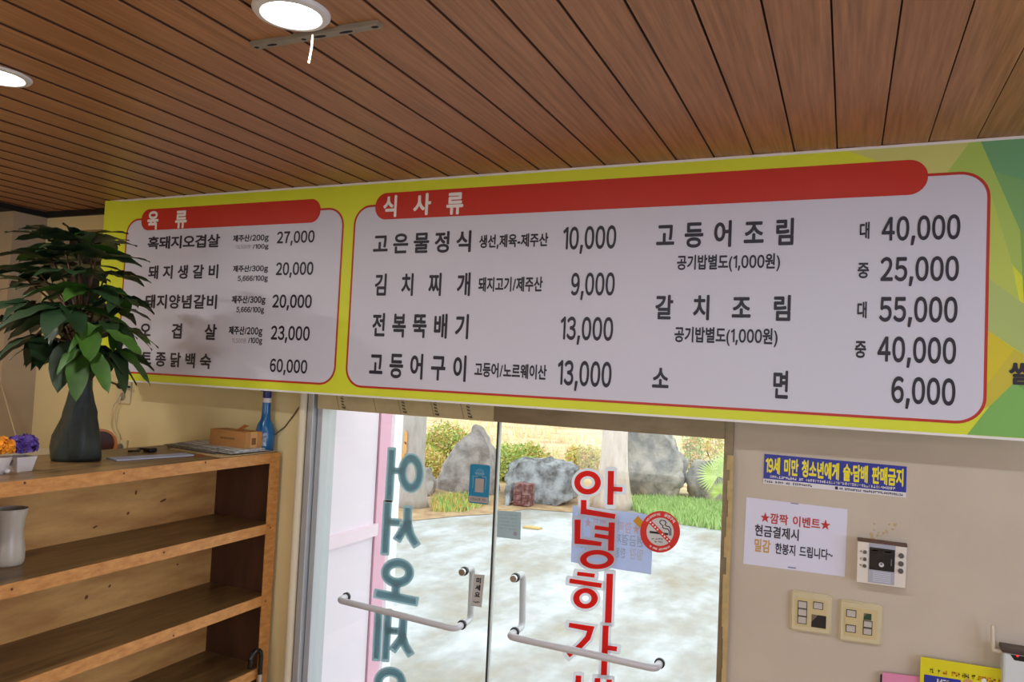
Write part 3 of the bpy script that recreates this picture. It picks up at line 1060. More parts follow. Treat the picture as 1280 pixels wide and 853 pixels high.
lathe(bm, (c.x, c.y, ST), [(0.012, 0.0), (0.014, 0.006), (0.022, 0.014), (0.032, 0.052), (0.029, 0.052), (0.026, 0.044)], 20)
link('pot', bm, potw, root=t, smooth=40)
bm = petals((c.x - 0.004, c.y, ST + 0.080), 0.042, 130, 9); link('flowers', bm, mat('orange petals', (232, 150, 30), 0.7, var=0.25, scale=60), root=t)
bm = B()
for k in range(4):
    a = k * PI / 2 + PI / 4
    bmesh.ops.create_icosphere(bm, subdivisions=2, radius=0.0085, matrix=Matrix.Translation((c.x + 0.021 * math.cos(a), c.y + 0.021 * math.sin(a), ST + 0.0085)))
link('foot', bm, potw, root=t, smooth=True)
bm = B()
tube(bm, [(c.x + 0.002, c.y - 0.024, ST + 0.014), (c.x + 0.004, c.y - 0.027, ST + 0.024), (c.x + 0.014, c.y - 0.029, ST + 0.042)], 0.0013, 6)
tube(bm, [(c.x + 0.016, c.y - 0.020, ST + 0.014), (c.x + 0.012, c.y - 0.024, ST + 0.030), (c.x + 0.001, c.y - 0.031, ST + 0.044)], 0.0013, 6)
link('drawn_lines', bm, M['black'], root=t)

# ------------------------------------------------------------------ vase on the second board
c = at_z(9, 706, SZ[0])
t = thing('vase', (c.x, c.y, SZ[0]), 'pale beige ceramic vase with a waist on the second board of the shelf', 'vase')
bm = B()
lathe(bm, c, [(0.040, 0.0), (0.044, 0.006), (0.0455, 0.020), (0.045, 0.045), (0.040, 0.075), (0.037, 0.105), (0.039, 0.140), (0.0465, 0.172), (0.0455, 0.174), (0.036, 0.140), (0.034, 0.10), (0.036, 0.02), (0.0, 0.018)], 40)
link('body', bm, mat('beige glaze', (196, 186, 170), 0.3, var=0.08, scale=12, stretch=(1, 1, 0.4)), root=t, smooth=60)

# ------------------------------------------------------------------ papers, box and bottle on the shelf top
def sheet(bm, pts, z0, z1, mi=0):
    lo = [bm.verts.new((p[0], p[1], z0)) for p in pts]
    hi = [bm.verts.new((p[0], p[1], z1)) for p in pts]
    bm.faces.new(lo[::-1]).material_index = mi
    bm.faces.new(hi).material_index = mi
    n = len(pts)
    for k in range(n):
        bm.faces.new((lo[k], lo[(k + 1) % n], hi[(k + 1) % n], hi[k])).material_index = mi


def quad_px(z, *uv):
    return [at_z(u, v, z) for u, v in uv]


bm = B()
q = quad_px(ST + 0.003, (133, 572.5), (146, 575.6), (243, 569.2), (232, 566.6))
sheet(bm, q, ST + 0.0004, ST + 0.004)
bmesh.ops.recalc_face_normals(bm, faces=bm.faces)
tag(link('paper_sheet', bm, mat('bluish white paper', (206, 216, 242), 0.6), loc=q[0]), 'bluish white paper lying flat on the shelf top beside the newspapers', 'paper')
bm = B()
q = quad_px(ST + 0.003, (241, 568.5), (244, 571), (258, 570), (252, 567.2))
sheet(bm, q, ST + 0.0004, ST + 0.0025); bmesh.ops.recalc_face_normals(bm, faces=bm.faces)
tag(link('paper_scrap', bm, mat('red brown paper', (150, 82, 40), 0.6), loc=q[0]), 'small reddish brown scrap between the white paper and the newspapers', 'paper')

NP = [((212, 561), (281, 572.0), (352, 564.6), (275, 552)), ((209, 558), (268, 567.5), (345, 564.2), (276, 551)), ((205, 555.5), (262, 565), (349, 564.0), (280, 550)),
      ((215, 554.5), (289, 567.0), (343, 563.6), (268, 549)), ((222, 554), (298, 566.0), (340, 562.5), (262, 549)), ((229, 553), (303, 564.6), (338, 561.0), (270, 548.5))]
NC = [((206, 184, 134), 'tan envelope at the bottom of the paper stack on the shelf', 'envelope'), ((120, 112, 104), 'dark printed newspaper second from the bottom of the stack on the shelf', 'newspaper'),
      ((150, 140, 128), 'grey newspaper sticking out furthest left from the stack on the shelf', 'newspaper'), ((208, 208, 204), 'pale newspaper in the middle of the stack on the shelf', 'newspaper'),
      ((176, 178, 176), 'grey newspaper second from the top of the stack, under the whitest sheet', 'newspaper'), ((226, 230, 230), 'whitest newspaper on top of the stack, under the cardboard box', 'newspaper')]
z = ST + 0.0003
stack_top = z
for i, (uv, (col, lab, cat)) in enumerate(zip(NP, NC)):
    th = 0.0032
    bm = B()
    q = quad_px(z + th, *uv)
    for p_ in q:
        p_.x = min(p_.x, -2.185); p_.y = min(p_.y, 2.53)
    sheet(bm, q, z, z + th)
    bmesh.ops.recalc_face_normals(bm, faces=bm.faces)
    m_ = mat('newsprint %d' % i, col, 0.7, rgb2=tuple(int(x * 0.74) for x in col) if i else None, scale=16, stretch=(0.6, 3.0, 1), contrast=(0.42, 0.6)) if i else mat('tan paper', col, 0.7)
    o = link(cat, bm, m_, loc=q[0])
    tag(o, lab, cat, 'papers stacked on the shelf' if cat == 'newspaper' else None)
    z += th + 0.0002
stack_top = z

cb = at_z(306, 561.3, stack_top)
bx = thing('cardboard_box', (cb.x, cb.y, stack_top), 'small taped brown cardboard box on top of the newspapers', 'box')
e1, e2 = Vector((-0.208, 0.018, 0)), Vector((0.0075, 0.088, 0))
hgt = 0.066
bm = B()
base = [cb, cb + e1, cb + e1 + e2, cb + e2]
sheet(bm, base, stack_top, stack_top + hgt)
bmesh.ops.recalc_face_normals(bm, faces=bm.faces)
link('carton', bm, mat('brown cardboard', (186, 132, 74), 0.7, var=0.06, scale=14), root=bx)
bm = B()
up = Vector((0, 0, hgt))
n_ = -e1.normalized() * 0.0006
def on_end(s, t):
    return cb + e2 * s + Vector((0, 0, hgt * t)) + n_
poly(bm, [on_end(0.3, 0.0), on_end(0.68, 0.0), on_end(0.68, 1.0), on_end(0.3, 1.0)])
link('tape', bm, mat('packing tape', (208, 158, 98), 0.35), root=bx)
bm = B()
poly(bm, [on_end(a_, b_) + n_ for a_, b_ in ((0.36, 0.2), (0.62, 0.2), (0.62, 0.62), (0.36, 0.62))])
n2 = -e2.normalized() * 0.0006
for k in range(9):
    s0 = 0.30 + k * 0.045
    o_ = cb + e1 * s0 + Vector((0, 0, hgt * 0.46)) + n2
    poly(bm, [o_, o_ + e1 * 0.032, o_ + e1 * 0.032 + Vector((0, 0, 0.008)), o_ + Vector((0, 0, 0.008))])
link('printed_mark', bm, mat('faded brown print', (128, 86, 46), 0.7), root=bx)
bm = B()
tc_ = cb + e1 * 0.35 + e2 * 0.35 + Vector((0, 0, hgt))
poly(bm, [tc_ + e1 * 0.1, tc_ + e2 * 0.1, tc_ + e2 * 0.6 + Vector((0, 0, 0.018)), tc_ + e1 * 0.1 + e2 * 0.5 + Vector((0, 0, 0.022))])
link('loose_flap', bm, mat('orange brown tape', (176, 104, 50), 0.5), root=bx)

p = at_y(331, 545, 2.518)
bt = thing('spray_bottle', (p.x, 2.518, ST), 'blue spray cleaner bottle with a dark blue top behind the cardboard box', 'bottle')
c = Vector((p.x, 2.518, ST))
bm = B()
zc = at_y(330, 503, 2.518).z - ST
lathe(bm, c, [(0.034, 0.0), (0.039, 0.006), (0.040, 0.06), (0.039, 0.085), (0.031, 0.115), (0.020, 0.135), (0.0175, 0.165), (0.017, zc)], 28)
link('bottle_body', bm, mat('blue cleaner plastic', (12, 84, 140), 0.2, rgb2=(24, 112, 164), scale=10), root=bt, smooth=40)
bm = B(); lathe(bm, c, [(0.0185, zc), (0.0185, zc + 0.018), (0.015, zc + 0.019)], 24); link('collar', bm, mat('white plastic collar', (225, 220, 222), 0.35), root=bt, smooth=40)
bm = B(); lathe(bm, c, [(0.0165, zc + 0.018), (0.0175, zc + 0.024), (0.0175, zc + 0.046), (0.012, zc + 0.052)], 20)
box(bm, c.x - 0.009, c.x + 0.009, c.y - 0.034, c.y + 0.018, zc + ST + 0.046, zc + ST + 0.064, bev=0.004)
link('trigger_top', bm, mat('navy plastic', (30, 34, 110), 0.35), root=bt)
bm = B()
seg = 12
rows_ = []
for k in range(seg + 1):
    a = -PI / 2 - 0.9 + 1.8 * k / seg
    rows_.append([bm.verts.new(c + Vector((0.0405 * math.cos(a), 0.0405 * math.sin(a), h))) for h in (0.025, 0.08)])
for A_, B_ in zip(rows_, rows_[1:]):
    bm.faces.new((A_[0], B_[0], B_[1], A_[1]))
link('paper_label', bm, mat('dark blue label', (38, 60, 110), 0.4, rgb2=(190, 205, 220), scale=60), root=bt, smooth=True)

# small black plug parts at the back of the shelf top
c = at_z(188, 565, ST)
t = thing('power_adapter', (c.x, c.y, ST), 'small black power adapter with its lead on the shelf top behind the white paper', 'adapter')
bm = B(); box(bm, c.x - 0.02, c.x + 0.02, c.y - 0.02, c.y + 0.015, ST, ST + 0.016, bev=0.004); link('case', bm, M['black'], root=t)
bm = B(); p = at_z(170, 566.5, ST)
tube(bm, bend([(c.x - 0.02, c.y, ST + 0.008), (c.x - 0.05, c.y - 0.02, ST + 0.010), (p.x, p.y + 0.02, ST + 0.006), (p.x - 0.02, p.y - 0.02, ST + 0.006)], 0.02), 0.004, 8); link('lead', bm, M['black'], root=t, smooth=True)

# ------------------------------------------------------------------ umbrella hooked over the fourth board
h = at_x(318, 814, SX + 0.012)
uy = at_x(326, 826, SX + 0.016).y
um = thing('umbrella', (SX + 0.03, uy, 0.05), 'black folded umbrella hooked over a low board at the right end of the shelf', 'umbrella')
hx = SX + 0.016
bm = B()
cy_, cr = uy - 0.030, 0.030
arc = [(hx, cy_ + cr * math.cos(a), h.z - 0.030 + cr * math.sin(a)) for a in [PI * k / 10 for k in range(11)]]
z_end = SZ[2] + 0.004
tube(bm, [(hx, uy, 0.62), (hx, uy, h.z - 0.05)] + arc + [(hx, cy_ - cr, z_end + 0.02)], 0.0095, 12)
link('handle', bm, mat('black rubbery handle', (20, 19, 20), 0.25), root=um, smooth=True)
bm = B(); tube(bm, [(hx, uy, 0.08), (hx, uy, 0.69)], 0.006, 10); lathe(bm, (hx, uy, 0.655), [(0.0115, 0.0), (0.0115, 0.03)], 14); link('shaft', bm, M['cap'], root=um, smooth=40)
bm = B(); lathe(bm, (hx + 0.004, uy, 0.10), [(0.010, 0.0), (0.026, 0.06), (0.034, 0.30), (0.030, 0.44), (0.016, 0.52)], 16, wob=lambda a, hh: 1 + 0.18 * math.sin(8 * a)); link('canopy', bm, mat('black umbrella cloth', (28, 28, 32), 0.8), root=um)

# ------------------------------------------------------------------ wall sockets and leads on the far left
ivory = mat('ivory plastic', (214, 200, 158), 0.4)
for (u0, v0, u1, v1, lab, dark_plug) in ((147, 474, 166, 504, 'ivory wall socket half hidden under the banner with a black plug', True), (146, 551, 161, 568, 'lower ivory wall socket just above the shelf top with a pale plug', False)):
    a, b = at_y(u0, v1, WY), at_y(u1, v0, WY)
    t = thing('wall_socket', ((a.x + b.x) / 2, WY, (a.z + b.z) / 2), lab, 'socket', 'wall sockets left of the doors')
    bm = B(); box(bm, a.x, b.x, WY - 0.012, WY, a.z, b.z, bev=0.003); link('plate', bm, ivory, root=t)
    bm = B()
    hs = [0.72, 0.28] if dark_plug else [0.5]
    for f_ in hs:
        lathe(bm, ((a.x + b.x) / 2, WY - 0.012, a.z + (b.z - a.z) * f_), [(0.02, 0.0), (0.02, 0.0006)], 20, axis='Y')
    link('outlet', bm, mat('grey outlet', (150, 138, 112), 0.5), root=t)
    bm = B()
    z_ = a.z + (b.z - a.z) * hs[0]
    lathe(bm, ((a.x + b.x) / 2, WY - 0.012, z_), [(0.016, 0.0), (0.017, 0.02), (0.010, 0.030), (0.006, 0.034)], 16, axis='Y')
    if dark_plug:
        tube(bm, [((a.x + b.x) / 2 - 0.06, WY - 0.03, z_ + 0.012), ((a.x + b.x) / 2, WY - 0.034, z_), ((a.x + b.x) / 2 + 0.065, WY - 0.03, z_ - 0.004)], 0.005, 8)
    link('plug', bm, M['black'] if dark_plug else mat('pale grey plug', (120, 108, 96), 0.4), root=t, smooth=40)
    if dark_plug:
        PA = Vector(((a.x + b.x) / 2, WY - 0.012, a.z + (b.z - a.z) * hs[1]))
    else:
        PB = Vector(((a.x + b.x) / 2 - 0.012, WY - 0.010, b.z))
cream_lead = mat('cream cable', (206, 192, 152), 0.5)
for k, dx in enumerate((0.006, -0.024)):
    bm = B()
    pts = [PA + Vector((dx * 0.3, -0.01, 0)), PA + Vector((-0.04 + dx, -0.004, -0.06)), PA + Vector((-0.048 + dx, 0.006, -0.15)), PB + Vector((dx - 0.01, 0.003, 0.02)), PB + Vector((dx * 0.4, -0.003, -0.02))]
    tube(bm, bend(pts, 0.04), 0.0026, 8)
    tag(link('power_cable', bm, cream_lead, loc=PB, smooth=True), ('cream cable joining the two wall sockets, the right of the pair', 'cream cable joining the two wall sockets, the left of the pair')[k], 'cable', 'cables between the wall sockets')
bm = B()
pts = [at_y(u, v, WY - 0.004) for u, v in ((344, 546), (356, 534), (368, 518), (376, 506), (383, 490))]
pts[0].y -= 0.02
tube(bm, pts, 0.0028, 8)
tag(link('wall_wire', bm, mat('grey brown wire', (96, 82, 66), 0.5), loc=pts[0], smooth=True), 'thin dark wire running from behind the blue bottle up to the banner', 'wire')
bm = B()
pts = [at_x(u, v, -3.776) for u, v in ((12, 505), (17, 530), (24, 556), (32, 575))]
pts = [at_x(-2, 478, XL + 0.004), at_x(6, 495, XL + 0.004)] + [Vector((-3.776, min(p.y, 2.55), p.z)) for p in pts]
pts = [p for p in pts if p.y > 2.0] or pts
tube(bm, bend([at_y(2, 482, 2.380), at_y(14, 525, 2.384), at_y(22, 552, 2.386), at_y(34, 576, 2.387)], 0.05), 0.003, 8)
tag(link('wall_wire', bm, mat('off white wire', (196, 178, 140), 0.5), loc=at_y(34, 576, 2.387), smooth=True), 'thin pale wire hanging down the wall pier in the left corner', 'wire')


# ------------------------------------------------------------------ things on the wall right of the doors
def wallquad(px, y):
    return [at_y(u, v, y) for u, v in px]


def plate_from_px(bm, px, d, mi=0, y=WY):
    q = wallquad(px, y - d)
    f = [bm.verts.new(p) for p in q]
    b = [bm.verts.new((p.x, y, p.z)) for p in q]
    bm.faces.new(f).material_index = mi
    bm.faces.new(b[::-1]).material_index = mi
    for k in range(4):
        bm.faces.new((f[k], b[k], b[(k + 1) % 4], f[(k + 1) % 4])).material_index = mi
    bmesh.ops.recalc_face_normals(bm, faces=bm.faces)
    return q


def lerp2(q, s, t):
    """point on a quad (tl, tr, br, bl) at s across, t down"""
    a = q[0].lerp(q[1], s)
    b = q[3].lerp(q[2], s)
    return a.lerp(b, t)


def patch(bm, q, s0, s1, t0, t1, d=0.0005, mi=0):
    pts = [lerp2(q, s0, t0), lerp2(q, s1, t0), lerp2(q, s1, t1), lerp2(q, s0, t1)]
    poly(bm, [p - Vector((0, d, 0)) for p in pts], mi)


def write_q(bm, text, q, s0, s1, t0, t1, bold=0.03, d=0.001, mode='h', mi=0):
    """text inside a tilted quad: s0..s1 across, t0 (top)..t1 (bottom)"""
    e0, e1 = ((-0.08, 0.84) if mode == 'h' else (0.0, 0.745))
    cur, lay = 0.0, []
    for ch in text:
        if ch == ' ':
            cur += 0.40
        elif is_h(ch):
            lay.append((ch, cur, 0.0)); cur += 0.92
        else:
            g0, g1 = gbox(ch)
            lay.append((ch, cur + 0.045, g0)); cur += g1 - g0 + 0.09
    for ch, ox, g0 in lay:
        stamp(bm, ch, lambda x, y, k, ox=ox, g0=g0: lerp2(q, s0 + (s1 - s0) * (ox + x - g0) / cur, t1 + (t0 - t1) * (y - e0) / (e1 - e0)) - Vector((0, d + k * 4e-6, 0)), bold, mi)


def marks_q(bm, q, s0, s1, t0, t1, n, seed, d=0.001, mi=0):
    """illegible small print inside a quad"""
    rd = random.Random(seed)
    for i in range(n):
        if rd.random() < 0.15:
            continue
        a = s0 + (s1 - s0) * i / n
        w = (s1 - s0) / n * 0.85
        for k in range(3):
            if rd.random() < 0.5:
                tt = t0 + (t1 - t0) * rd.uniform(0, 0.8)
                patch(bm, q, a, a + w, tt, tt + (t1 - t0) * 0.2, d, mi)
            else:
                aa = a + w * rd.uniform(0, 0.75)
                patch(bm, q, aa, aa + w * 0.22, t0, t1, d, mi)


# age notice sticker
t = thing('age_notice', at_y(1043, 612, WY), 'long blue and white notice with yellow lettering high on the wall right of the doors', 'sign')
bm = B(); q = plate_from_px(bm, [(955.5, 567.5), (1133.5, 583.5), (1132.5, 622.5), (954, 604.5)], 0.002); link('sticker', bm, mat('white sticker', (225, 222, 225), 0.4), root=t)
bm = B(); patch(bm, q, 0.0, 1.0, 0.0, 0.835); link('blue_field', bm, mat('blue print', (36, 44, 150), 0.4), root=t)
bm = B(); write_q(bm, '19세 미만 청소년에게 술·담배 판매금지', q, 0.012, 0.985, 0.10, 0.64, 0.04); link('yellow_lettering', bm, mat('yellow print', (240, 226, 30), 0.4), root=t)
bm = B(); marks_q(bm, q, 0.05, 0.93, 0.70, 0.79, 54, 5); link('white_small_print', bm, M['white'], root=t)
bm = B(); marks_q(bm, q, 0.01, 0.36, 0.88, 0.96, 22, 6); marks_q(bm, q, 0.55, 0.98, 0.88, 0.96, 34, 7)
patch(bm, q, 0.52, 0.54, 0.86, 0.96, 0.001); link('dark_small_print', bm, M['ink'], root=t)

# event notice
t = thing('event_notice', at_y(995, 670, WY), 'white paper event notice taped to the wall under the blue notice', 'notice')
bm = B(); q = plate_from_px(bm, [(933, 622), (1059.5, 637), (1056, 721.5), (929, 705)], 0.0015); link('paper', bm, mat('lilac white paper', (222, 222, 240), 0.6), root=t)
bm = B(); write_q(bm, '★깜짝 이벤트★', q, 0.155, 0.845, 0.19, 0.345, 0.02); link('red_lettering', bm, mat('red ink', (188, 46, 40), 0.5), root=t)
bm = B(); write_q(bm, '현금결제시', q, 0.10, 0.555, 0.385, 0.555, 0.022); write_q(bm, '한봉지 드립니다~', q, 0.315, 0.88, 0.625, 0.785, 0.022); link('black_lettering', bm, M['ink'], root=t)
bm = B(); write_q(bm, '밀감', q, 0.10, 0.27, 0.60, 0.79, 0.025); link('orange_lettering', bm, mat('orange ink', (206, 158, 80), 0.5), root=t)
bm = B(); patch(bm, q, 0.45, 0.53, 0.0, 0.015); patch(bm, q, 0.45, 0.53, 0.955, 0.975); link('staple', bm, mat('grey staple', (130, 130, 170), 0.4), root=t)

# intercom
def ci(u, v):
    return (930 + u / 4.741, 560 + v / 4.741)
t = thing('intercom', at_y(1102, 705, WY), 'white intercom box with a black screen on the wall right of the doors', 'intercom')
bm = B(); q = plate_from_px(bm, [ci(675, 545), ci(966, 582), ci(955, 832), ci(668, 795)], 0.032); link('case', bm, mat('cream plastic case', (226, 218, 206), 0.4), root=t)
bm = B()
pts = [lerp2(q, 0, 0), lerp2(q, 1, 0)]
for k in range(1):
    a_, b_ = pts
    vs = [(a_.x - 0.001, WY - 0.034, a_.z - 0.004), (b_.x + 0.001, WY - 0.034, b_.z - 0.004), (b_.x + 0.001, WY - 0.034, b_.z + 0.002), (a_.x - 0.001, WY - 0.034, a_.z + 0.002)]
    f_ = [bm.verts.new(v) for v in vs]; g_ = [bm.verts.new((v[0], WY, v[2])) for v in vs]
    bm.faces.new(f_)
    for j in range(4):
        bm.faces.new((f_[j], g_[j], g_[(j + 1) % 4], f_[(j + 1) % 4]))
link('top_trim', bm, mat('brown wood trim', (92, 62, 48), 0.5), root=t)
bm = B(); patch(bm, q, 0.235, 0.775, 0.03, 0.97, 0.001); link('grey_column', bm, mat('blue grey plastic', (168, 170, 184), 0.4), root=t)
bm = B(); patch(bm, q, 0.25, 0.765, 0.135, 0.66, 0.002); link('screen', bm, mat('black screen', (34, 32, 34), 0.2), root=t)
bm = B()
for k, w_ in ((0.17, 0.12), (0.17, 0.12)):
    patch(bm, q, 0.30, 0.42, 0.19, 0.215, 0.0024); patch(bm, q, 0.56, 0.69, 0.19, 0.215, 0.0024)
cc_ = lerp2(q, 0.5, 0.52)
for r0 in (0.007,):
    poly(bm, [cc_ + Vector((r0 * math.cos(a * PI / 6), -0.0024, r0 * math.sin(a * PI / 6))) for a in range(12)], 1)
poly(bm, [cc_ + Vector((0.0035 * math.cos(a * PI / 6), -0.0026, 0.002 + 0.0035 * math.sin(a * PI / 6))) for a in range(12)], 0)
patch(bm, q, 0.69, 0.71, 0.36, 0.52, 0.0024)
link('screen_print', bm, [mat('dim grey print', (110, 110, 112), 0.4), mat('pale icon', (205, 205, 210), 0.4)], root=t)
bm = B()
for k in range(6):
    patch(bm, q, 0.33, 0.70, 0.70 + k * 0.043, 0.714 + k * 0.043, 0.0018)
link('speaker_slots', bm, mat('pale slot', (218, 220, 228), 0.4), root=t)
for s_, ts, r_, nm in ((0.155, (0.27, 0.44, 0.60), 0.0052, 'button'), (0.895, (0.25, 0.44, 0.61), 0.0072, 'knob')):
    for tt in ts:
        c_ = lerp2(q, s_, tt)
        bm = B(); lathe(bm, (c_.x, WY - 0.032, c_.z), [(r_, 0.0), (r_, 0.004), (r_ * 0.8, 0.006)], 16, axis='Y'); link(nm, bm, mat('dark grey knob', (88, 84, 82), 0.35), root=t, smooth=40)
for tt in (0.26, 0.43, 0.59):
    bm = B()
    c_ = lerp2(q, 0.07, tt); poly(bm, [c_ + Vector((0.0018 * math.cos(a * PI / 5), -0.001, 0.0018 * math.sin(a * PI / 5))) for a in range(10)])
    link('indicator', bm, M['black'], root=t)
bm = B()
rd = random.Random(12)
for k in range(16):
    u, v = rd.uniform(1088, 1122), rd.uniform(655, 673)
    c_ = at_y(u, v, WY)
    s_ = rd.uniform(0.002, 0.006)
    lathe(bm, (c_.x, WY, c_.z), [(s_, 0.0), (s_ * 0.7, 0.0008), (0.0, 0.0012)], 7, axis='Y', wob=lambda a, h, k=k: 1 + 0.4 * math.sin(3 * a + k))
o = link('glue_residue', bm, mat('yellowish glue stain', (198, 172, 122), 0.7), loc=at_y(1105, 665, WY)); tag(o, 'patch of yellowish dried glue on the wall above the intercom', 'stain'); o['kind'] = 'stuff'

# two switch plates
def cs(u, v):
    return (960 + u / 5.332, 660 + v / 5.332)
rock = mat('rocker grey white', (196, 190, 182), 0.35)
rockb = mat('rocker frame', (74, 66, 56), 0.5)


def switch_plate(px, rockers, lab, hole):
    q0 = wallquad(px, WY)
    t = thing('switch_plate', lerp2(q0, 0.5, 0.5), lab, 'switch', 'switch plates under the intercom')
    bm = B(); q = plate_from_px(bm, px, 0.012)
    es = [e for e in bm.edges if abs(e.verts[0].co.y - (WY - 0.012)) < 1e-4 or abs(e.verts[1].co.y - (WY - 0.012)) < 1e-4]
    bmesh.ops.bevel(bm, geom=es, offset=0.005, segments=3, affect='EDGES')
    link('cover_plate', bm, mat('yellowed plastic plate', (208, 196, 158), 0.3, var=0.06), root=t, smooth=40)
    bm = B(); patch(bm, q, 0.13, 0.88, 0.14, 0.86, 0.0012); link('inner_field', bm, mat('cream switch field', (206, 188, 138), 0.4), root=t)
    for (s0, s1, t0, t1) in rockers:
        bm = B(); patch(bm, q, s0 - 0.02, s1 + 0.02, t0 - 0.02, t1 + 0.02, 0.0016)
        fr = link('rocker_frame', bm, rockb, root=t)
        bm = B()
        pts = [lerp2(q, s0, t0), lerp2(q, s1, t0), lerp2(q, s1, t1), lerp2(q, s0, t1)]
        f_ = [bm.verts.new(p - Vector((0, dd, 0))) for p, dd in zip(pts, (0.006, 0.006, 0.003, 0.003))]
        g_ = [bm.verts.new(p - Vector((0, 0.001, 0))) for p in pts]
        bm.faces.new(f_)
        for j in range(4):
            bm.faces.new((f_[j], g_[j], g_[(j + 1) % 4], f_[(j + 1) % 4]))
        bmesh.ops.recalc_face_normals(bm, faces=bm.faces)
        link('rocker', bm, rock, root=t, parent=fr)
    if hole:
        bm = B()
        s0, s1, t0, t1 = hole
        patch(bm, q, s0, s1, t0, t1, 0.0016)
        poly(bm, [lerp2(q, s0, t0) - Vector((0, 0.0018, 0)), lerp2(q, s0 + (s1 - s0) * 0.45, t0) - Vector((0, 0.0018, 0)), lerp2(q, s0, t0 + (t1 - t0) * 0.6) - Vector((0, 0.0018, 0))], 1)
        link('empty_slot' if hole[1] > 0.6 and hole[3] > 0.7 else 'pilot_switch', bm, [M['black'] if hole[3] > 0.7 else mat('dark green rocker', (40, 70, 44), 0.4), mat('grey brown inside', (120, 104, 84), 0.6)], root=t)
    return t


switch_plate([cs(152, 417), cs(430, 458), cs(420, 722), cs(145, 682)], [(0.20, 0.39, 0.24, 0.40), (0.20, 0.39, 0.43, 0.59), (0.20, 0.39, 0.62, 0.78), (0.57, 0.77, 0.21, 0.36)], 'left yellowed switch plate with four rockers and a black empty slot', (0.52, 0.87, 0.52, 0.84))
switch_plate([cs(478, 480), cs(766, 520), cs(755, 792), cs(470, 752)], [(0.18, 0.38, 0.22, 0.37), (0.18, 0.38, 0.59, 0.74), (0.58, 0.76, 0.43, 0.57), (0.58, 0.76, 0.61, 0.75)], 'right yellowed switch plate with a dark green rocker among its switches', (0.57, 0.75, 0.24, 0.40))

# yellow leaflet, pink paper, router at the lower right
t = thing('leaflet', at_y(1205, 853, WY - 0.02), 'yellow printed leaflet with a blue block low on the wall beside the router', 'leaflet')
bm = B(); q = plate_from_px(bm, [(1151, 821.5), (1257, 838), (1252, 935), (1147, 917)], 0.003, y=WY - 0.02); link('sheet', bm, mat('yellow leaflet paper', (222, 212, 20), 0.5), root=t)
bm = B(); patch(bm, q, 0.05, 0.49, 0.22, 0.95, 0.0006); link('blue_block', bm, mat('blue leaflet print', (38, 50, 150), 0.5), root=t)
bm = B(); marks_q(bm, q, 0.07, 0.24, 0.125, 0.185, 7, 31, 0.001, 0); marks_q(bm, q, 0.25, 0.48, 0.125, 0.185, 9, 32, 0.001, 1); marks_q(bm, q, 0.50, 0.66, 0.125, 0.185, 7, 33, 0.001, 0); marks_q(bm, q, 0.68, 0.95, 0.125, 0.185, 10, 34, 0.001, 1)
marks_q(bm, q, 0.2, 0.36, 0.25, 0.32, 4, 35, 0.0012, 2)
link('small_print', bm, [M['ink'], mat('orange leaflet print', (206, 110, 30), 0.5), M['white']], root=t)
bm = B()
for (s_, tt, rs, rt, mi) in ((0.58, 0.26, 0.07, 0.07, 0), (0.62, 0.30, 0.03, 0.05, 1), (0.76, 0.18, 0.028, 0.03, 2), (0.76, 0.24, 0.035, 0.045, 2), (0.77, 0.31, 0.04, 0.04, 1)):
    poly(bm, [lerp2(q, s_ + rs * math.cos(k * PI / 8), tt + rt * math.sin(k * PI / 8)) - Vector((0, 0.0008 + 0.0002 * mi, 0)) for k in range(16)], mi)
link('printed_picture', bm, [mat('skin tone print', (206, 150, 96), 0.5), mat('dark print', (50, 40, 40), 0.5), M['white']], root=t)
t = thing('pink_paper', at_y(1125, 850, WY - 0.012), 'pink paper in a black-edged holder peeking up at the bottom edge beside the yellow leaflet', 'paper')
bm = B(); q = plate_from_px(bm, [(1103, 841), (1150, 846.5), (1148, 935), (1100, 929)], 0.002, y=WY - 0.012); link('sheet', bm, mat('pink paper', (226, 140, 176), 0.6), root=t)
bm = B(); q = plate_from_px(bm, [(1100.5, 845), (1102.5, 844), (1100, 929), (1097, 929)], 0.008, y=WY - 0.008); link('black_edge', bm, M['black'], root=t)

RX = at_y(1254, 815, WY - 0.05)
t = thing('wifi_router', (RX.x + 0.1, WY, RX.z - 0.1), 'white wall router with a dark top, red light and upright antenna at the right edge', 'router')
bm = B(); box(bm, RX.x, RX.x + 0.22, WY - 0.05, WY, RX.z - 0.16, RX.z, bev=0.006); link('case', bm, mat('pale grey white plastic', (212, 218, 216), 0.4), root=t)
bm = B(); box(bm, RX.x - 0.003, RX.x + 0.22, WY - 0.054, WY - 0.0005, RX.z - 0.002, RX.z + 0.012, bev=0.003); link('top_cover', bm, mat('dark brown plastic', (72, 58, 52), 0.4), root=t)
bm = B(); a_ = at_y(1266, 820, WY - 0.051)
poly(bm, [(a_.x - 0.006, WY - 0.0512, RX.z - 0.004), (a_.x + 0.03, WY - 0.0512, RX.z - 0.004), (a_.x + 0.03, WY - 0.0512, RX.z - 0.018), (a_.x + 0.004, WY - 0.0512, RX.z - 0.018)]); link('light_window', bm, M['black'], root=t)
bm = B(); a_ = at_y(1272, 820.5, WY - 0.052)
lathe(bm, (a_.x, WY - 0.0512, a_.z), [(0.003, 0.0), (0.002, 0.001)], 10, axis='Y'); link('red_light', bm, mat('red indicator light', (255, 40, 50), 0.4, emit=1.5), root=t)
bm = B()
b0, b1, b2 = at_y(1240.5, 782, WY - 0.03), at_y(1241.5, 813, WY - 0.03), at_y(1256, 814, WY - 0.03)
tube(bm, [(b0.x, WY - 0.03, b0.z), (b1.x, WY - 0.03, b1.z)], [0.0045, 0.0055], 10)
tube(bm, [(b1.x - 0.002, WY - 0.03, b1.z), (RX.x + 0.01, WY - 0.03, b1.z - 0.002)], 0.006, 10)
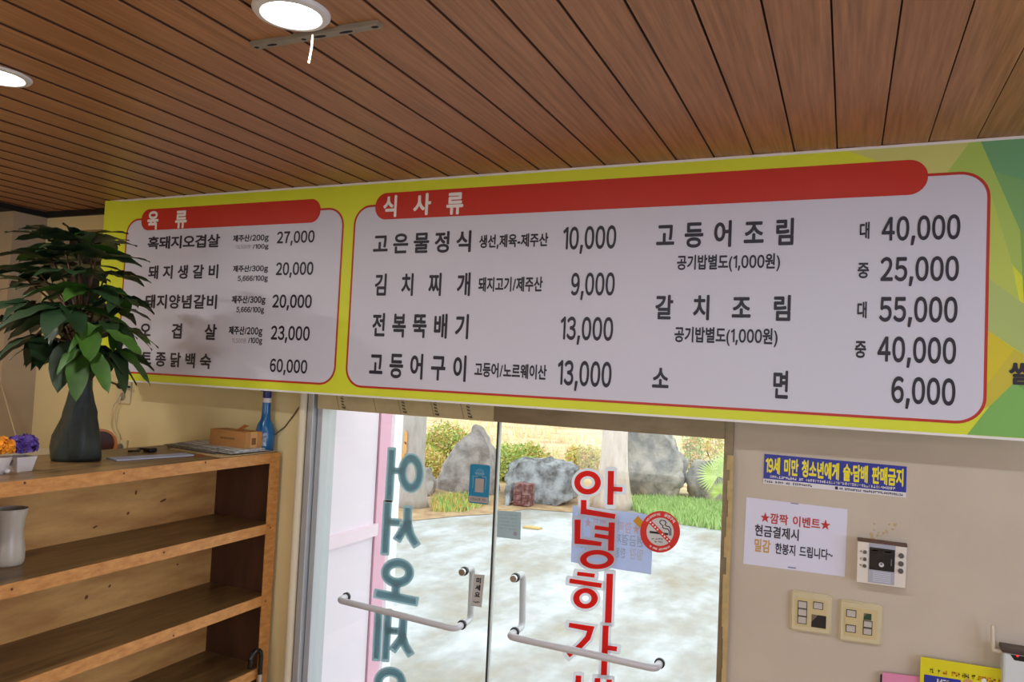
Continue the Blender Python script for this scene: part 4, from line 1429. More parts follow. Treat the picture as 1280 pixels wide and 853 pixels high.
link('antenna', bm, mat('cream antenna plastic', (216, 204, 180), 0.4), root=t, smooth=50)


# ------------------------------------------------------------------ stickers and lettering on the door glass
def stroke(bm, pts, w, Y, mi=0, ext=0.0, round_=0):
    """thick polyline in pixel space laid on the plane y = Y; butt ends (ext lengthens them)"""
    P = [Vector(p) for p in pts]
    L_, R_ = [], []
    ws = w if isinstance(w, (list, tuple)) else [w] * len(P)
    for i, p in enumerate(P):
        if i == 0:
            d = (P[1] - P[0]).normalized(); n = Vector((-d.y, d.x)); p = p - d * ext; k = 1
        elif i == len(P) - 1:
            d = (P[-1] - P[-2]).normalized(); n = Vector((-d.y, d.x)); p = p + d * ext; k = 1
        else:
            d1, d2 = (P[i] - P[i - 1]).normalized(), (P[i + 1] - P[i]).normalized()
            n = (Vector((-d1.y, d1.x)) + Vector((-d2.y, d2.x))).normalized()
            k = 1 / max(0.5, n.dot(Vector((-d1.y, d1.x))))
        L_.append(p + n * ws[i] / 2 * k); R_.append(p - n * ws[i] / 2 * k)
    if round_:
        for i, s in ((0, -1), (len(P) - 1, 1)):
            c = (L_[i] + R_[i]) / 2
            d = ((P[1] - P[0]) if i == 0 else (P[-1] - P[-2])).normalized() * s
            n = (L_[i] - R_[i]) / 2
            r = round_
            # rounded corners: extend by r with chamfered ends
            pp = [L_[i], L_[i] + d * r * 0.6, L_[i] + d * r - n.normalized() * r * 0.7, R_[i] + d * r + n.normalized() * r * 0.7, R_[i] + d * r * 0.6, R_[i]]
            poly(bm, [at_y(q.x, q.y, Y) for q in pp], mi)
    for i in range(len(P) - 1):
        poly(bm, [at_y(q.x, q.y, Y) for q in (L_[i], L_[i + 1], R_[i + 1], R_[i])], mi)


def oring(bm, c, ro, ri, Y, mi=0, n=36):
    o_ = [bm.verts.new(at_y(c[0] + ro[0] * math.cos(2 * PI * k / n), c[1] + ro[1] * math.sin(2 * PI * k / n), Y)) for k in range(n)]
    if ri is None or min(ri) <= 0:
        bm.faces.new(o_).material_index = mi
        return
    i_ = [bm.verts.new(at_y(c[0] + ri[0] * math.cos(2 * PI * k / n), c[1] + ri[1] * math.sin(2 * PI * k / n), Y)) for k in range(n)]
    for k in range(n):
        bm.faces.new((o_[k], o_[(k + 1) % n], i_[(k + 1) % n], i_[k])).material_index = mi


def vinyl(name, label, letters, Yf, Yb, m_face, m_edge, grow, sgn):
    root = thing(name, at_y(*letters[0]['at'], Yf), label, 'lettering')
    for L in letters:
        for lay, (Y, g_) in enumerate(((Yb, grow), (Yf, 0.0))):
            bm = B()
            for k, (kind, *a) in enumerate(L['s']):
                y = Y - sgn * k * 2e-5
                if kind == 's':
                    pts, w = a
                    stroke(bm, pts, [x + 2 * g_ for x in (w if isinstance(w, (list, tuple)) else [w] * len(pts))], y, 0, 0.0 if not g_ else g_ * 0.5, g_)
                else:
                    c, ro, ri = a
                    oring(bm, c, (ro[0] + g_, ro[1] + g_), (ri[0] - g_, ri[1] - g_), y)
            if lay == 0:
                bo = link('letter_border', bm, m_edge, root=root)
                bo_parent = bo
            else:
                fo = link('letter', bm, m_face, root=root)
                bo_parent.parent = fo
    return root


def q1(u, v):
    return (700 + u / 6.5615, 575 + v / 6.5615)


def q2(u, v):
    return (690 + u / 5.575, 700 + v / 5.575)


def SS(f, pts, w, k):
    ws = [x / k for x in w] if isinstance(w, (list, tuple)) else w / k
    return ('s', [f(*p) for p in pts], ws)


red_face = translucent('red vinyl', (238, 18, 8), 0.35)
red_edge = translucent('pale grey vinyl', (214, 216, 222), 0.42)
K1, K2 = 6.5615, 5.575
let = [
    dict(at=(735, 604), s=[('r', q1(226, 188), (109 / K1, 98 / K1), (60 / K1, 53 / K1)), SS(q1, [(418, 92), (412, 370)], 50, K1), SS(q1, [(432, 240), (512, 244)], 38, K1), SS(q1, [(195, 330), (193, 425), (452, 466)], [46, 46, 40], K1)]),
    dict(at=(730, 660), s=[SS(q1, [(145, 492), (142, 668), (340, 692)], [50, 46, 34], K1), SS(q1, [(425, 515), (418, 747)], 50, K1), SS(q1, [(285, 555), (402, 570)], 33, K1), SS(q1, [(284, 620), (398, 638)], 33, K1), ('r', (746.3, 699.8), (21.3, 12.0), (13.2, 6.2))]),
    dict(at=(732, 745), s=[SS(q2, [(175, 97), (297, 112)], 28, K2), SS(q2, [(122, 147), (345, 181)], 32, K2), ('r', q2(233, 270), (86 / K2, 72 / K2), (42 / K2, 38 / K2)), SS(q2, [(403, 98), (391, 440)], 46, K2)]),
    dict(at=(735, 800), s=[SS(q2, [(118, 455), (270, 482), (250, 545), (190, 608), (112, 668)], [32, 40, 40, 38, 34], K2), SS(q2, [(374, 460), (361, 805)], 42, K2), SS(q2, [(385, 614), (452, 623)], 33, K2)]),
    dict(at=(735, 860), s=[SS(q2, [(185, 808), (180, 900), (120, 985)], 40, K2), SS(q2, [(180, 895), (245, 975)], 38, K2), SS(q2, [(318, 826), (308, 1010)], 40, K2), SS(q2, [(398, 836), (390, 1025)], 38, K2), SS(q2, [(245, 905), (310, 912)], 30, K2)]),
]
vinyl('vinyl_lettering', 'tall column of red vinyl letters with grey borders on the right glass door', let, GY - 0.0012, GY - 0.0004, red_face, red_edge, 3.4, 1)


def qa(u, v):
    return (450 + u / 5.69, 550 + v / 5.69)


def qb(u, v):
    return (450 + u / 5.233, 690 + v / 5.233)


KA, KB = 5.69, 5.233
g = 2.2
let = [
    dict(at=(505, 590), s=[SS(qa, [(226, 72), (205, 425)], 36, KA), SS(qa, [(235, 220), (290, 223)], 22, KA), ('r', qa(363, 238), (80 / KA, 130 / KA), (42 / KA, 80 / KA))]),
    dict(at=(500, 650), s=[SS(qa, [(196, 448), (176, 805)], 38, KA), SS(qa, [(205, 585), (280, 590)], 32, KA), SS(qa, [(340, 485), (336, 595), (268, 705)], 40, KA), SS(qa, [(336, 590), (358, 680), (398, 745)], 40, KA)]),
    dict(at=(496, 715), s=[('r', qb(245, 138), (98 / KB, 86 / KB), (60 / KB, 44 / KB)), SS(qb, [(236, 215), (232, 285)], 36, KB), SS(qb, [(106, 274), (366, 326)], 42, KB)]),
    dict(at=(490, 790), s=[SS(qb, [(122, 385), (106, 700)], 34, KB), SS(qb, [(183, 390), (165, 705)], 32, KB), SS(qb, [(185, 516), (245, 520)], 26, KB), SS(qb, [(284, 440), (276, 560), (218, 638)], 34, KB), SS(qb, [(276, 555), (295, 615), (328, 668)], 34, KB)]),
    dict(at=(487, 850), s=[('r', qb(195, 855), (96 / KB, 92 / KB), (58 / KB, 50 / KB)), SS(qb, [(165, 930), (160, 1000)], 32, KB), SS(qb, [(215, 940), (210, 1008)], 32, KB), SS(qb, [(60, 1000), (310, 1040)], 40, KB)]),
]
vinyl('vinyl_lettering', 'tall column of mirrored blue grey vinyl letters on the left glass door', let, GY + 0.0112, GY + 0.0118, translucent('blue grey vinyl back', (142, 184, 200), 0.35), translucent('light blue grey vinyl border', (156, 188, 196), 0.35), g, -1)


def glass_card(name, label, cat, px, col, Y, d=0.0008, side=-1):
    t = thing(name, at_y(*px[3], Y), label, cat)
    q = wallquad(px, Y)
    bm = B()
    poly(bm, [p + Vector((0, side * d, 0)) for p in q]); poly(bm, [p + Vector((0, side * 0.0001, 0)) for p in q][::-1])
    for k in range(4):
        poly(bm, [q[k] + Vector((0, side * d, 0)), q[(k + 1) % 4] + Vector((0, side * d, 0)), q[(k + 1) % 4] + Vector((0, side * 0.0001, 0)), q[k] + Vector((0, side * 0.0001, 0))])
    return t, bm, q


# blue rounded sticker on the left door
def cb_(u, v):
    return (570 + u / 10.66, 560 + v / 10.66)
bpx = [cb_(190, 213), cb_(462, 235), cb_(433, 760), cb_(163, 730)]
t = thing('blue_sticker', at_y(597, 605, GY), 'blue rounded sticker with a pale emblem on the left glass door beside the gap', 'sticker')
q = [p - Vector((0, 0.0008, 0)) for p in wallquad(bpx, GY)]
bm = B()
pts = []
for (s_, tt, a0) in ((0.12, 0.06, PI), (0.88, 0.06, 1.5 * PI), (0.88, 0.94, 0), (0.12, 0.94, 0.5 * PI)):
    for k in range(7):
        a = a0 + k * PI / 12
        pts.append(lerp2(q, s_ + 0.12 * math.cos(a), tt + 0.06 * math.sin(a)))
poly(bm, pts)
link('sticker', bm, mat('teal blue sticker', (30, 132, 172), 0.4), root=t)
bm = B(); patch(bm, q, 0.03, 0.97, 0.82, 0.97, 0.0002); patch(bm, q, 0.30, 0.72, 0.36, 0.71, 0.0002); link('pale_panels', bm, mat('pale grey print', (176, 166, 160), 0.5), root=t)
bm = B()
def qring(s_, tt, r0, r1, asp=0.53):
    n = 28
    for k in range(n):
        a, b = 2 * PI * k / n, 2 * PI * (k + 1) / n
        poly(bm, [lerp2(q, s_ + r * math.cos(x), tt + r * asp * math.sin(x)) - Vector((0, 0.0003, 0)) for r, x in ((r0, a), (r0, b), (r1, b), (r1, a))])
qring(0.50, 0.22, 0.20, 0.165); qring(0.50, 0.22, 0.115, 0.085)
patch(bm, q, 0.27, 0.73, 0.215, 0.245, 0.0004)
patch(bm, q, 0.17, 0.20, 0.32, 0.62, 0.0003); patch(bm, q, 0.80, 0.83, 0.32, 0.62, 0.0003); patch(bm, q, 0.17, 0.83, 0.30, 0.32, 0.0003)
link('emblem', bm, mat('light blue print', (120, 172, 190), 0.5), root=t)
bm = B(); marks_q(bm, q, 0.12, 0.85, 0.86, 0.92, 9, 51, 0.0004); link('small_print', bm, mat('grey print small', (110, 108, 112), 0.5), root=t)
# grey square sticker
t, bm, q = glass_card('grey_sticker', 'dull grey square sticker on the right glass door beside the gap', 'sticker', [(622, 638.5), (651.5, 640.5), (650.5, 675), (621, 671.5)], None, GY)
link('sticker', bm, translucent('grey green sticker back', (188, 202, 204), 0.5), root=t)
bm = B()
for k in range(5):
    marks_q(bm, [p - Vector((0, 0.0008, 0)) for p in q], 0.12, 0.85, 0.12 + k * 0.13, 0.15 + k * 0.13, 14, 60 + k, 0.0004)
link('show_through', bm, mat('slightly darker grey print', (136, 152, 154), 0.5), root=t)
bm = B(); c_ = lerp2(q, 0.78, 0.80)
poly(bm, [c_ + Vector((0.008 * math.cos(k * PI / 8), -0.0014, 0.008 * math.sin(k * PI / 8))) for k in range(16)]); link('seal', bm, mat('faded pinkish seal', (166, 160, 166), 0.5), root=t)
# push plate
t, bm, q = glass_card('push_plate', 'narrow grey plate with black vertical letters beside the left door handle', 'sign', [(593, 718), (606, 719), (602, 759.5), (589, 757.5)], None, GY, 0.002)
link('plate', bm, mat('silver grey plate', (190, 188, 182), 0.4), root=t)
bm = B()
qq = [p - Vector((0, 0.002, 0)) for p in q]
for i, ch in enumerate('미세요'):
    write_q(bm, ch, qq, 0.24, 0.76, 0.10 + i * 0.22, 0.27 + i * 0.22, 0.05, 0.0005)
marks_q(bm, qq, 0.2, 0.8, 0.83, 0.89, 4, 77, 0.0005)
link('lettering', bm, M['ink'], root=t)

# notice taped to the outside of the glass, print showing through mirrored
YO = GY + 0.0116
t, bm, q = glass_card('outside_notice', 'bluish white notice seen from behind on the outside of the right glass door', 'notice', [(716, 632), (817, 644.5), (814, 718.5), (713.5, 703)], None, YO, 0.0006, 1)
link('paper', bm, translucent('translucent bluish paper', (214, 222, 246), 0.5), root=t)
qm = [q[1] - Vector((0, 0.0003, 0)), q[0] - Vector((0, 0.0003, 0)), q[3] - Vector((0, 0.0003, 0)), q[2] - Vector((0, 0.0003, 0))]
bm = B()
write_q(bm, '★깜짝 이벤트★', qm, 0.155, 0.845, 0.17, 0.36, 0.01, 0.0); link('red_show_through', bm, mat('faint red show through', (226, 190, 206), 0.5), root=t)
bm = B()
write_q(bm, '현금결제시', qm, 0.10, 0.555, 0.38, 0.57, 0.01, 0.0); write_q(bm, '한봉지 드립니다~', qm, 0.315, 0.88, 0.615, 0.795, 0.01, 0.0); link('grey_show_through', bm, mat('faint grey show through', (176, 186, 208), 0.5), root=t)
bm = B()
write_q(bm, '밀감', qm, 0.10, 0.27, 0.60, 0.79, 0.01, 0.0); link('tan_show_through', bm, mat('faint tan show through', (210, 206, 212), 0.5), root=t)
t, bm, q = glass_card('tape_piece', 'small ochre piece of tape beside the no smoking sticker', 'tape', [(791.5, 651.5), (797.5, 645), (806, 655), (799.5, 660)], None, GY - 0.0003, 0.0005)
link('tape', bm, mat('ochre tape', (212, 150, 24), 0.5), root=t)

# no smoking sticker
def cn(u, v):
    return (780 + u / 12.19, 630 + v / 12.19)
YN = GY - 0.0012
ctr = cn(550, 428)
t = thing('no_smoking_sticker', at_y(*ctr, YN), 'round red no smoking sticker on the right glass door', 'sticker')
bm = B(); oring(bm, ctr, (305 / 12.19, 318 / 12.19), None, YN); link('red_disc', bm, mat('red orange sticker', (222, 42, 18), 0.4, rgb2=(204, 26, 14), scale=20), root=t)
bm = B(); oring(bm, ctr, (208 / 12.19, 215 / 12.19), None, YN - 0.0002); link('grey_field', bm, mat('pale grey field', (206, 206, 204), 0.4), root=t)
bm = B()
stroke(bm, [cn(390, 430), cn(672, 465)], 34 / 12.19, YN - 0.0004)
stroke(bm, [cn(585, 245), cn(550, 262), cn(545, 290), cn(570, 318), cn(592, 335), cn(590, 362), cn(612, 378), cn(665, 385), cn(688, 410), cn(690, 485)], 15 / 12.19, YN - 0.00042)
stroke(bm, [cn(590, 258), cn(625, 262), cn(640, 290), cn(625, 318), cn(640, 338), cn(690, 352), cn(712, 385), cn(714, 488)], 15 / 12.19, YN - 0.00044)
qn = [at_y(*cn(*p), YN - 0.0003) for p in ((415, 515), (600, 520), (600, 605), (425, 600))]
marks_q(bm, qn, 0.02, 0.98, 0.08, 0.38, 9, 81, 0.0001); marks_q(bm, qn, 0.15, 0.95, 0.58, 0.9, 8, 82, 0.0001)
link('cigarette_and_smoke', bm, M['black'], root=t)
bm = B(); stroke(bm, [cn(385, 265), cn(710, 592)], 56 / 12.19, YN - 0.0006); link('red_bar', bm, mat('red orange bar', (214, 36, 20), 0.4), root=t)
bm = B()
rx_, rz_ = 258 / 12.19, 268 / 12.19
def arc_text(text, a0, a1, inv, size):
    n = len(text)
    for i, ch in enumerate(text):
        if ch == ' ':
            continue
        a = math.radians(a0 + (a1 - a0) * (i + 0.5) / n)
        c_ = Vector((ctr[0] + rx_ * math.cos(a), ctr[1] - rz_ * math.sin(a)))
        r_ = Vector((math.cos(a), -math.sin(a))); tg = Vector((-r_.y, r_.x))
        if inv:
            r_, tg = -r_, -tg
        stamp(bm, ch, lambda x, y, k: at_y(c_.x + tg.x * (x - 0.4) * size + r_.x * (y - 0.36) * size, c_.y + tg.y * (x - 0.4) * size + r_.y * (y - 0.36) * size, YN - 0.0008 - k * 4e-6), 0.03)
arc_text('NO SMOKING', 142, 90, False, 3.6)
arc_text('금연구역', 76, 32, False, 4.4)
arc_text('이 구역은 금연구역입니다', 232, 304, True, 2.8)
for k in range(9):
    f_ = (k + 0.5) / 9
    p0 = Vector(cn(385 + 325 * f_ - 8, 265 + 327 * f_ - 8)); p1 = Vector(cn(385 + 325 * f_ + 8, 265 + 327 * f_ + 8))
    if k not in (4,):
        stroke(bm, [p0, p1], 2.0, YN - 0.0008)
link('white_lettering', bm, M['white'], root=t)


# ------------------------------------------------------------------ outside: ground, side wall, rocks and plants
def ground_mat():
    m = bpy.data.materials.new('yard ground')
    m.use_nodes = True
    nt = m.node_tree
    b = nt.nodes['Principled BSDF']
    b.inputs['Roughness'].default_value = 0.6
    tc = nt.nodes.new('ShaderNodeTexCoord')
    n1 = nt.nodes.new('ShaderNodeTexNoise'); n1.inputs['Scale'].default_value = 0.9; n1.inputs['Detail'].default_value = 8; n1.inputs['Roughness'].default_value = 0.62
    n2 = nt.nodes.new('ShaderNodeTexNoise'); n2.inputs['Scale'].default_value = 7; n2.inputs['Detail'].default_value = 6
    mp = nt.nodes.new('ShaderNodeMapping'); mp.inputs['Scale'].default_value = (1.5, 0.75, 1); mp.inputs['Rotation'].default_value = (0, 0, 0.35)
    r1 = nt.nodes.new('ShaderNodeValToRGB')
    e = r1.color_ramp.elements
    e[0].position = 0.34; e[0].color = (*lin((164, 154, 132)), 1)
    e[1].position = 0.60; e[1].color = (*lin((212, 218, 222)), 1)
    x = e.new(0.46); x.color = (*lin((178, 178, 172)), 1)
    mx = nt.nodes.new('ShaderNodeMixRGB'); mx.blend_type = 'MULTIPLY'; mx.inputs[0].default_value = 0.35
    nt.links.new(tc.outputs['Object'], mp.inputs[0]); nt.links.new(mp.outputs[0], n1.inputs['Vector']); nt.links.new(tc.outputs['Object'], n2.inputs['Vector'])
    nt.links.new(n1.outputs['Fac'], r1.inputs[0]); nt.links.new(r1.outputs[0], mx.inputs[1]); nt.links.new(n2.outputs['Fac'], mx.inputs[2])
    nt.links.new(mx.outputs[0], b.inputs['Base Color'])
    return m


bm = B(); poly(bm, [(-30, 2.78, -0.012), (14, 2.78, -0.012), (14, 11.6, -0.012), (-30, 11.6, -0.012)]); struct(link('ground', bm, ground_mat()))
bm = B(); poly(bm, [(-60, 11.6, -0.012), (40, 11.6, -0.012), (40, 90, 0.3), (-60, 90, 0.3)])
struct(link('field', bm, mat('dry straw field', (186, 154, 112), 0.9, rgb2=(222, 206, 160), contrast=(0.4, 0.6), scale=1.2, stretch=(0.5, 1.2, 1), detail=8)))
bm = B()
rd = random.Random(5)
pts = [at_z(u, v, 0) for u, v in ((486, 652), (520, 650), (570, 645), (618, 642), (660, 636), (715, 640), (760, 640), (780, 622), (640, 606), (500, 606), (470, 630))]
poly(bm, [(p.x, p.y, -0.006) for p in pts])
struct(link('dirt_strip', bm, mat('brown soil and dead leaves', (150, 118, 84), 0.9, rgb2=(196, 168, 128), scale=5, detail=8, bump=0.4)))

# outside side wall in white and pink
pink = mat('pink painted timber', (232, 180, 200), 0.5)
pinkw = mat('pinkish white panel', (238, 226, 236), 0.5)
bm = B(); box(bm, -2.13, -2.05, 2.705, 3.09, -0.01, 2.6); sw_ = struct(link('wall_outside', bm, pinkw))
bm = B(); box(bm, -2.05, -2.028, 2.705, 3.10, 1.150, 1.205); link('rail', bm, mat('pale pink rail', (244, 222, 232), 0.5), parent=sw_)
bm = B(); box(bm, -2.14, -2.040, 3.095, 3.19, -0.01, 2.6); link('post', bm, pink, parent=sw_)
bm = B(); a_, b_ = at_y(484.5, 560, 3.45).x, at_y(496, 560, 3.45).x
box(bm, a_, b_, 3.42, 3.50, -0.01, 2.6); struct(link('trim_12', bm, mat('white post', (244, 244, 246), 0.5)))
# outer wall face of the building above and beside the doors
bm = B(); box(bm, -8, -2.14, 2.79, 2.85, -0.01, 3.2); box(bm, -0.30, 6, 2.79, 2.85, -0.01, 3.2); box(bm, -2.14, -0.30, 2.79, 2.85, DTOP, 3.2); struct(link('facade', bm, pinkw))


def rock(name, label, hull, m, amp=0.06, seed=0, cuts=4, freq=2.6, group=None):
    bm = B()
    for p in hull:
        bm.verts.new(p)
    r = bmesh.ops.convex_hull(bm, input=bm.verts)
    bad = [v for v in bm.verts if not v.link_faces]
    bmesh.ops.delete(bm, geom=bad, context='VERTS')
    bmesh.ops.triangulate(bm, faces=bm.faces)
    for k in range(cuts):
        es = [e for e in bm.edges if e.calc_length() > 0.09]
        if not es:
            break
        bmesh.ops.subdivide_edges(bm, edges=es, cuts=1, use_grid_fill=False)
        bmesh.ops.triangulate(bm, faces=bm.faces)
    bmesh.ops.smooth_vert(bm, verts=bm.verts, factor=0.3, use_axis_x=True, use_axis_y=True, use_axis_z=True)
    bm.normal_update()
    off = Vector((seed * 3.1, seed * 1.7, 0))
    for v in bm.verts:
        n_ = noise.fractal(v.co * freq + off, 0.9, 2.2, 5)
        v.co += v.normal * amp * n_ * 1.3
        v.co.z = max(v.co.z, -0.03)
    c = sum((Vector(p) for p in hull), Vector()) / len(hull)
    return tag(link(name, bm, m, loc=(c.x, c.y, 0), smooth=35), label, 'rock', group)


rk1 = mat('pale grey rock', (132, 124, 120), 0.9, rgb2=(172, 164, 160), contrast=(0.4, 0.6), scale=4, detail=9, bump=0.9, bdist=0.08)
rk2 = mat('blue grey lava rock', (92, 92, 92), 0.9, rgb2=(166, 170, 174), contrast=(0.4, 0.6), scale=4, detail=9, bump=0.9, bdist=0.08)
rk3 = mat('grey brown boulder', (104, 102, 98), 0.9, rgb2=(172, 162, 150), contrast=(0.4, 0.62), scale=3, detail=9, bump=0.9, bdist=0.08)


def hull_px(px, y, dep, back=None):
    out = []
    for (u, v) in px:
        p = at_y(u, v, y)
        out.append((p.x, y, max(p.z, -0.02)))
        bq = (p.x * (1 + dep / y * 0.6), y + dep, max(-0.02, p.z * 0.93))
        out.append(bq)
    return out


def rock_px(name, label, px, ground_px, dep, m, **kw):
    g_ = at_z(*ground_px, 0)
    y = g_.y
    h = hull_px(px, y + 0.15, dep)
    lo = min(px, key=lambda q_: q_[0]); hi = max(px, key=lambda q_: q_[0])
    for q_ in (lo, hi):
        p = at_y(q_[0], q_[1], y)
        h.append((p.x * 0.5 + g_.x * 0.5, y - 0.05, -0.02))
    return rock(name, label, h, m, **kw)


rock_px('rock', 'tall pointed grey rock outside behind the blue sticker', [(592, 530), (600, 534), (611, 560), (619, 600), (619, 618), (540, 612), (545, 596), (565, 562)], (580, 616), 0.5, rk1, amp=0.05, seed=1, group='rocks across the yard')
rock_px('rock', 'low grey rock at the foot of the pointed rock outside', [(518, 590), (534, 587), (541, 604), (538, 618), (516, 616)], (528, 619), 0.4, rk1, amp=0.06, seed=2, group='rocks across the yard')
rock_px('rock', 'broad blue grey boulder with a flat top outside, left of the red letters', [(660, 575), (690, 578), (716, 590), (714, 622), (690, 631), (640, 618), (632, 600), (640, 586)], (678, 630), 0.7, rk2, amp=0.09, seed=3, group='rocks across the yard')
rock_px('rock', 'small pale rock beside the reddish block outside', [(631, 606), (640, 604), (642, 622), (630, 624)], (634, 632), 0.2, rk2, amp=0.03, seed=4, group='rocks across the yard')
rock_px('rock', 'largest grey boulder outside, behind the no smoking sticker', [(783, 528), (820, 528), (836, 552), (856, 577), (852, 612), (830, 622), (782, 622), (770, 590), (772, 545)], (815, 622), 0.8, rk3, amp=0.12, seed=5, group='rocks across the yard', freq=2.0)
rock_px('rock', 'brown grey rock under the fan palm outside', [(858, 592), (870, 578), (892, 578), (925, 590), (925, 628), (862, 622)], (890, 628), 0.6, rk3, amp=0.06, seed=6, group='rocks across the yard')
# reddish block of stacked bricks
g_ = at_z(651, 633, 0)
t = thing('brick_block', (g_.x, g_.y, 0), 'small reddish brick block lying in front of the flat-topped boulder outside', 'bricks')
bm = B()
rd = random.Random(8)
bw = (at_y(661, 620, g_.y).x - at_y(641, 620, g_.y).x)
bh = at_y(650, 605, g_.y).z
for r_ in range(4):
    z0 = r_ * bh / 4
    for k in range(2):
        x0 = g_.x - bw / 2 + k * bw / 2
        box(bm, x0 + 0.004, x0 + bw / 2 - 0.004, g_.y + rd.uniform(-.01, .01), g_.y + 0.22, z0 + 0.003, z0 + bh / 4 - 0.003, bev=0.005)
box(bm, g_.x - bw / 2 + 0.01, g_.x + bw / 2 - 0.01, g_.y + 0.015, g_.y + 0.2, 0, bh - 0.01)
link('bricks', bm, mat('dark red brick', (104, 58, 58), 0.85, rgb2=(150, 116, 114), contrast=(0.45, 0.6), scale=14), root=t)
bm = B()
g_ = at_z(665, 660, 0)
sheet(bm, [(g_.x - 0.11, g_.y - 0.05), (g_.x + 0.1, g_.y - 0.03), (g_.x + 0.12, g_.y + 0.06), (g_.x - 0.09, g_.y + 0.05)], -0.008, 0.012)
bmesh.ops.recalc_face_normals(bm, faces=bm.faces)
tag(link('plank_scrap', bm, mat('ochre scrap', (206, 176, 108), 0.7, var=0.15), loc=g_), 'small ochre scrap lying on the concrete yard beyond the grey sticker', 'scrap')


# vegetation
def leafy(bm, c, rad, n, size, rd, nm=2, up=0.5, flat=0.0):
    for i in range(n):
        while True:
            d = Vector((rd.uniform(-1, 1), rd.uniform(-1, 1), rd.uniform(-1, 1)))
            if 0.15 < d.length < 1:
                break
        d = d * (0.75 + 0.25 * rd.random()) if d.length > 0.5 else d
        p = Vector((c[0] + d.x * rad[0], c[1] + d.y * rad[1], c[2] + d.z * rad[2]))
        if p.z < 0.0:
            p.z = rd.uniform(0, 0.1)
        ax = Vector((rd.gauss(0, 1), rd.gauss(0, 1), rd.gauss(0, 0.7) + up)).normalized()
        sd = ax.orthogonal().normalized()
        sd = Matrix.Rotation(rd.uniform(0, 6.28), 3, ax) @ sd
        L = size * rd.uniform(0.6, 1.3); W = L * 0.4
        mi = rd.randrange(nm)
        v = [bm.verts.new(p), bm.verts.new(p + ax * L * 0.5 + sd * W * 0.5), bm.verts.new(p + ax * L), bm.verts.new(p + ax * L * 0.5 - sd * W * 0.5)]
        bm.faces.new(v).material_index = mi


def bush(label, u, v, y, rx, ry, rz, n, size, mats, seed, name='bush'):
    p = at_y(u, v, y)
    rd = random.Random(seed)
    t = thing(name, (p.x, y, 0), label, 'bush', 'bushes beyond the yard')
    bm = B(); leafy(bm, (p.x, y, max(p.z, rz * 0.7)), (rx, ry, rz), n, size, rd, len(mats)); link('foliage', bm, mats, root=t)
    bm = B()
    for k in range(7):
        a = rd.uniform(0, 6.28)
        tube(bm, [(p.x + 0.05 * math.cos(a), y + 0.05 * math.sin(a), -0.02), (p.x + rx * 0.5 * math.cos(a), y + ry * 0.5 * math.sin(a), max(p.z, rz * 0.7) + rz * 0.3)], [0.015, 0.006], 5)
    link('stems', bm, M['stem'], root=t)


gA = mat('yellow green leaves', (204, 206, 110), 0.6, var=0.15)
gB = mat('fresh green leaves', (150, 182, 92), 0.6, var=0.2)
gC = mat('dry ochre leaves', (216, 182, 116), 0.7, var=0.15)
gD = mat('deep green leaves', (92, 132, 70), 0.6, var=0.2)
bush('yellow green bush left of the pointed rock outside', 556, 560, 13.3, 0.62, 0.5, 0.55, 2600, 0.09, [gA, gB, gC], 41)
bush('bush with ochre leaves low behind the mirrored letters outside', 538, 585, 12.0, 0.36, 0.3, 0.33, 1300, 0.08, [gC, gA], 42)
bush('light green bush right of the pointed rock outside', 634, 580, 12.8, 0.42, 0.4, 0.42, 1500, 0.09, [gA, gB], 43)
bush('bush spreading behind the flat-topped boulder outside', 662, 578, 14.0, 0.42, 0.45, 0.36, 1800, 0.09, [gA, gC, gB], 44)
bush('bush with dry tips between the boulder and the pale trunk outside', 730, 582, 14.8, 0.45, 0.45, 0.36, 1500, 0.09, [gC, gA], 45)
bush('thin green bush right of the largest boulder outside', 866, 566, 15.5, 0.3, 0.3, 0.5, 600, 0.10, [gB, gC], 46)
bush('dry shrub far behind the largest boulder outside', 893, 556, 19.0, 0.6, 0.5, 0.4, 700, 0.12, [gC, gA], 47)


def blades(name, label, pxpoly, n, hgt, mats, seed, cat='grass'):
    rd = random.Random(seed)
    P = [at_z(u, v, 0) for u, v in pxpoly]
    xs, ys = [p.x for p in P], [p.y for p in P]

    def inside(x, y):
        c = False
        for i in range(len(P)):
            a, b = P[i], P[i - 1]
            if (a.y > y) != (b.y > y) and x < (b.x - a.x) * (y - a.y) / (b.y - a.y) + a.x:
                c = not c
        return c
    bm = B()
    k = 0
    while k < n:
        x, y = rd.uniform(min(xs), max(xs)), rd.uniform(min(ys), max(ys))
        if not inside(x, y):
            continue
        k += 1
        a = rd.uniform(0, 6.28)
        h = hgt * rd.uniform(0.4, 1.2)
        w = 0.014
        d = Vector((math.cos(a), math.sin(a), 0))
        le = Vector((rd.uniform(-.5, .5), rd.uniform(-.5, .5), 1)) * h
        b0 = Vector((x, y, -0.008))
        bm.faces.new([bm.verts.new(b0 - d * w), bm.verts.new(b0 + d * w), bm.verts.new(b0 + le)]).material_index = rd.randrange(len(mats))
    o = link(name, bm, mats, loc=P[0])
    o['kind'] = 'stuff'
    return tag(o, label, cat)


gG = mat('lawn green', (150, 192, 104), 0.7, var=0.15)
gG2 = mat('pale lawn green', (190, 214, 144), 0.7, var=0.1)
blades('lawn', 'patch of bright green grass below the largest boulder outside', [(788, 636), (800, 641), (850, 655), (910, 664), (925, 646), (905, 632), (850, 626), (800, 624), (788, 626)], 9000, 0.11, [gG, gG2, gG2], 51)
blades('weeds', 'low green weeds on the brown soil at the foot of the pointed rock', [(540, 640), (580, 640), (612, 630), (600, 622), (560, 622), (540, 624)], 1100, 0.12, [gG, gA, gC], 52)


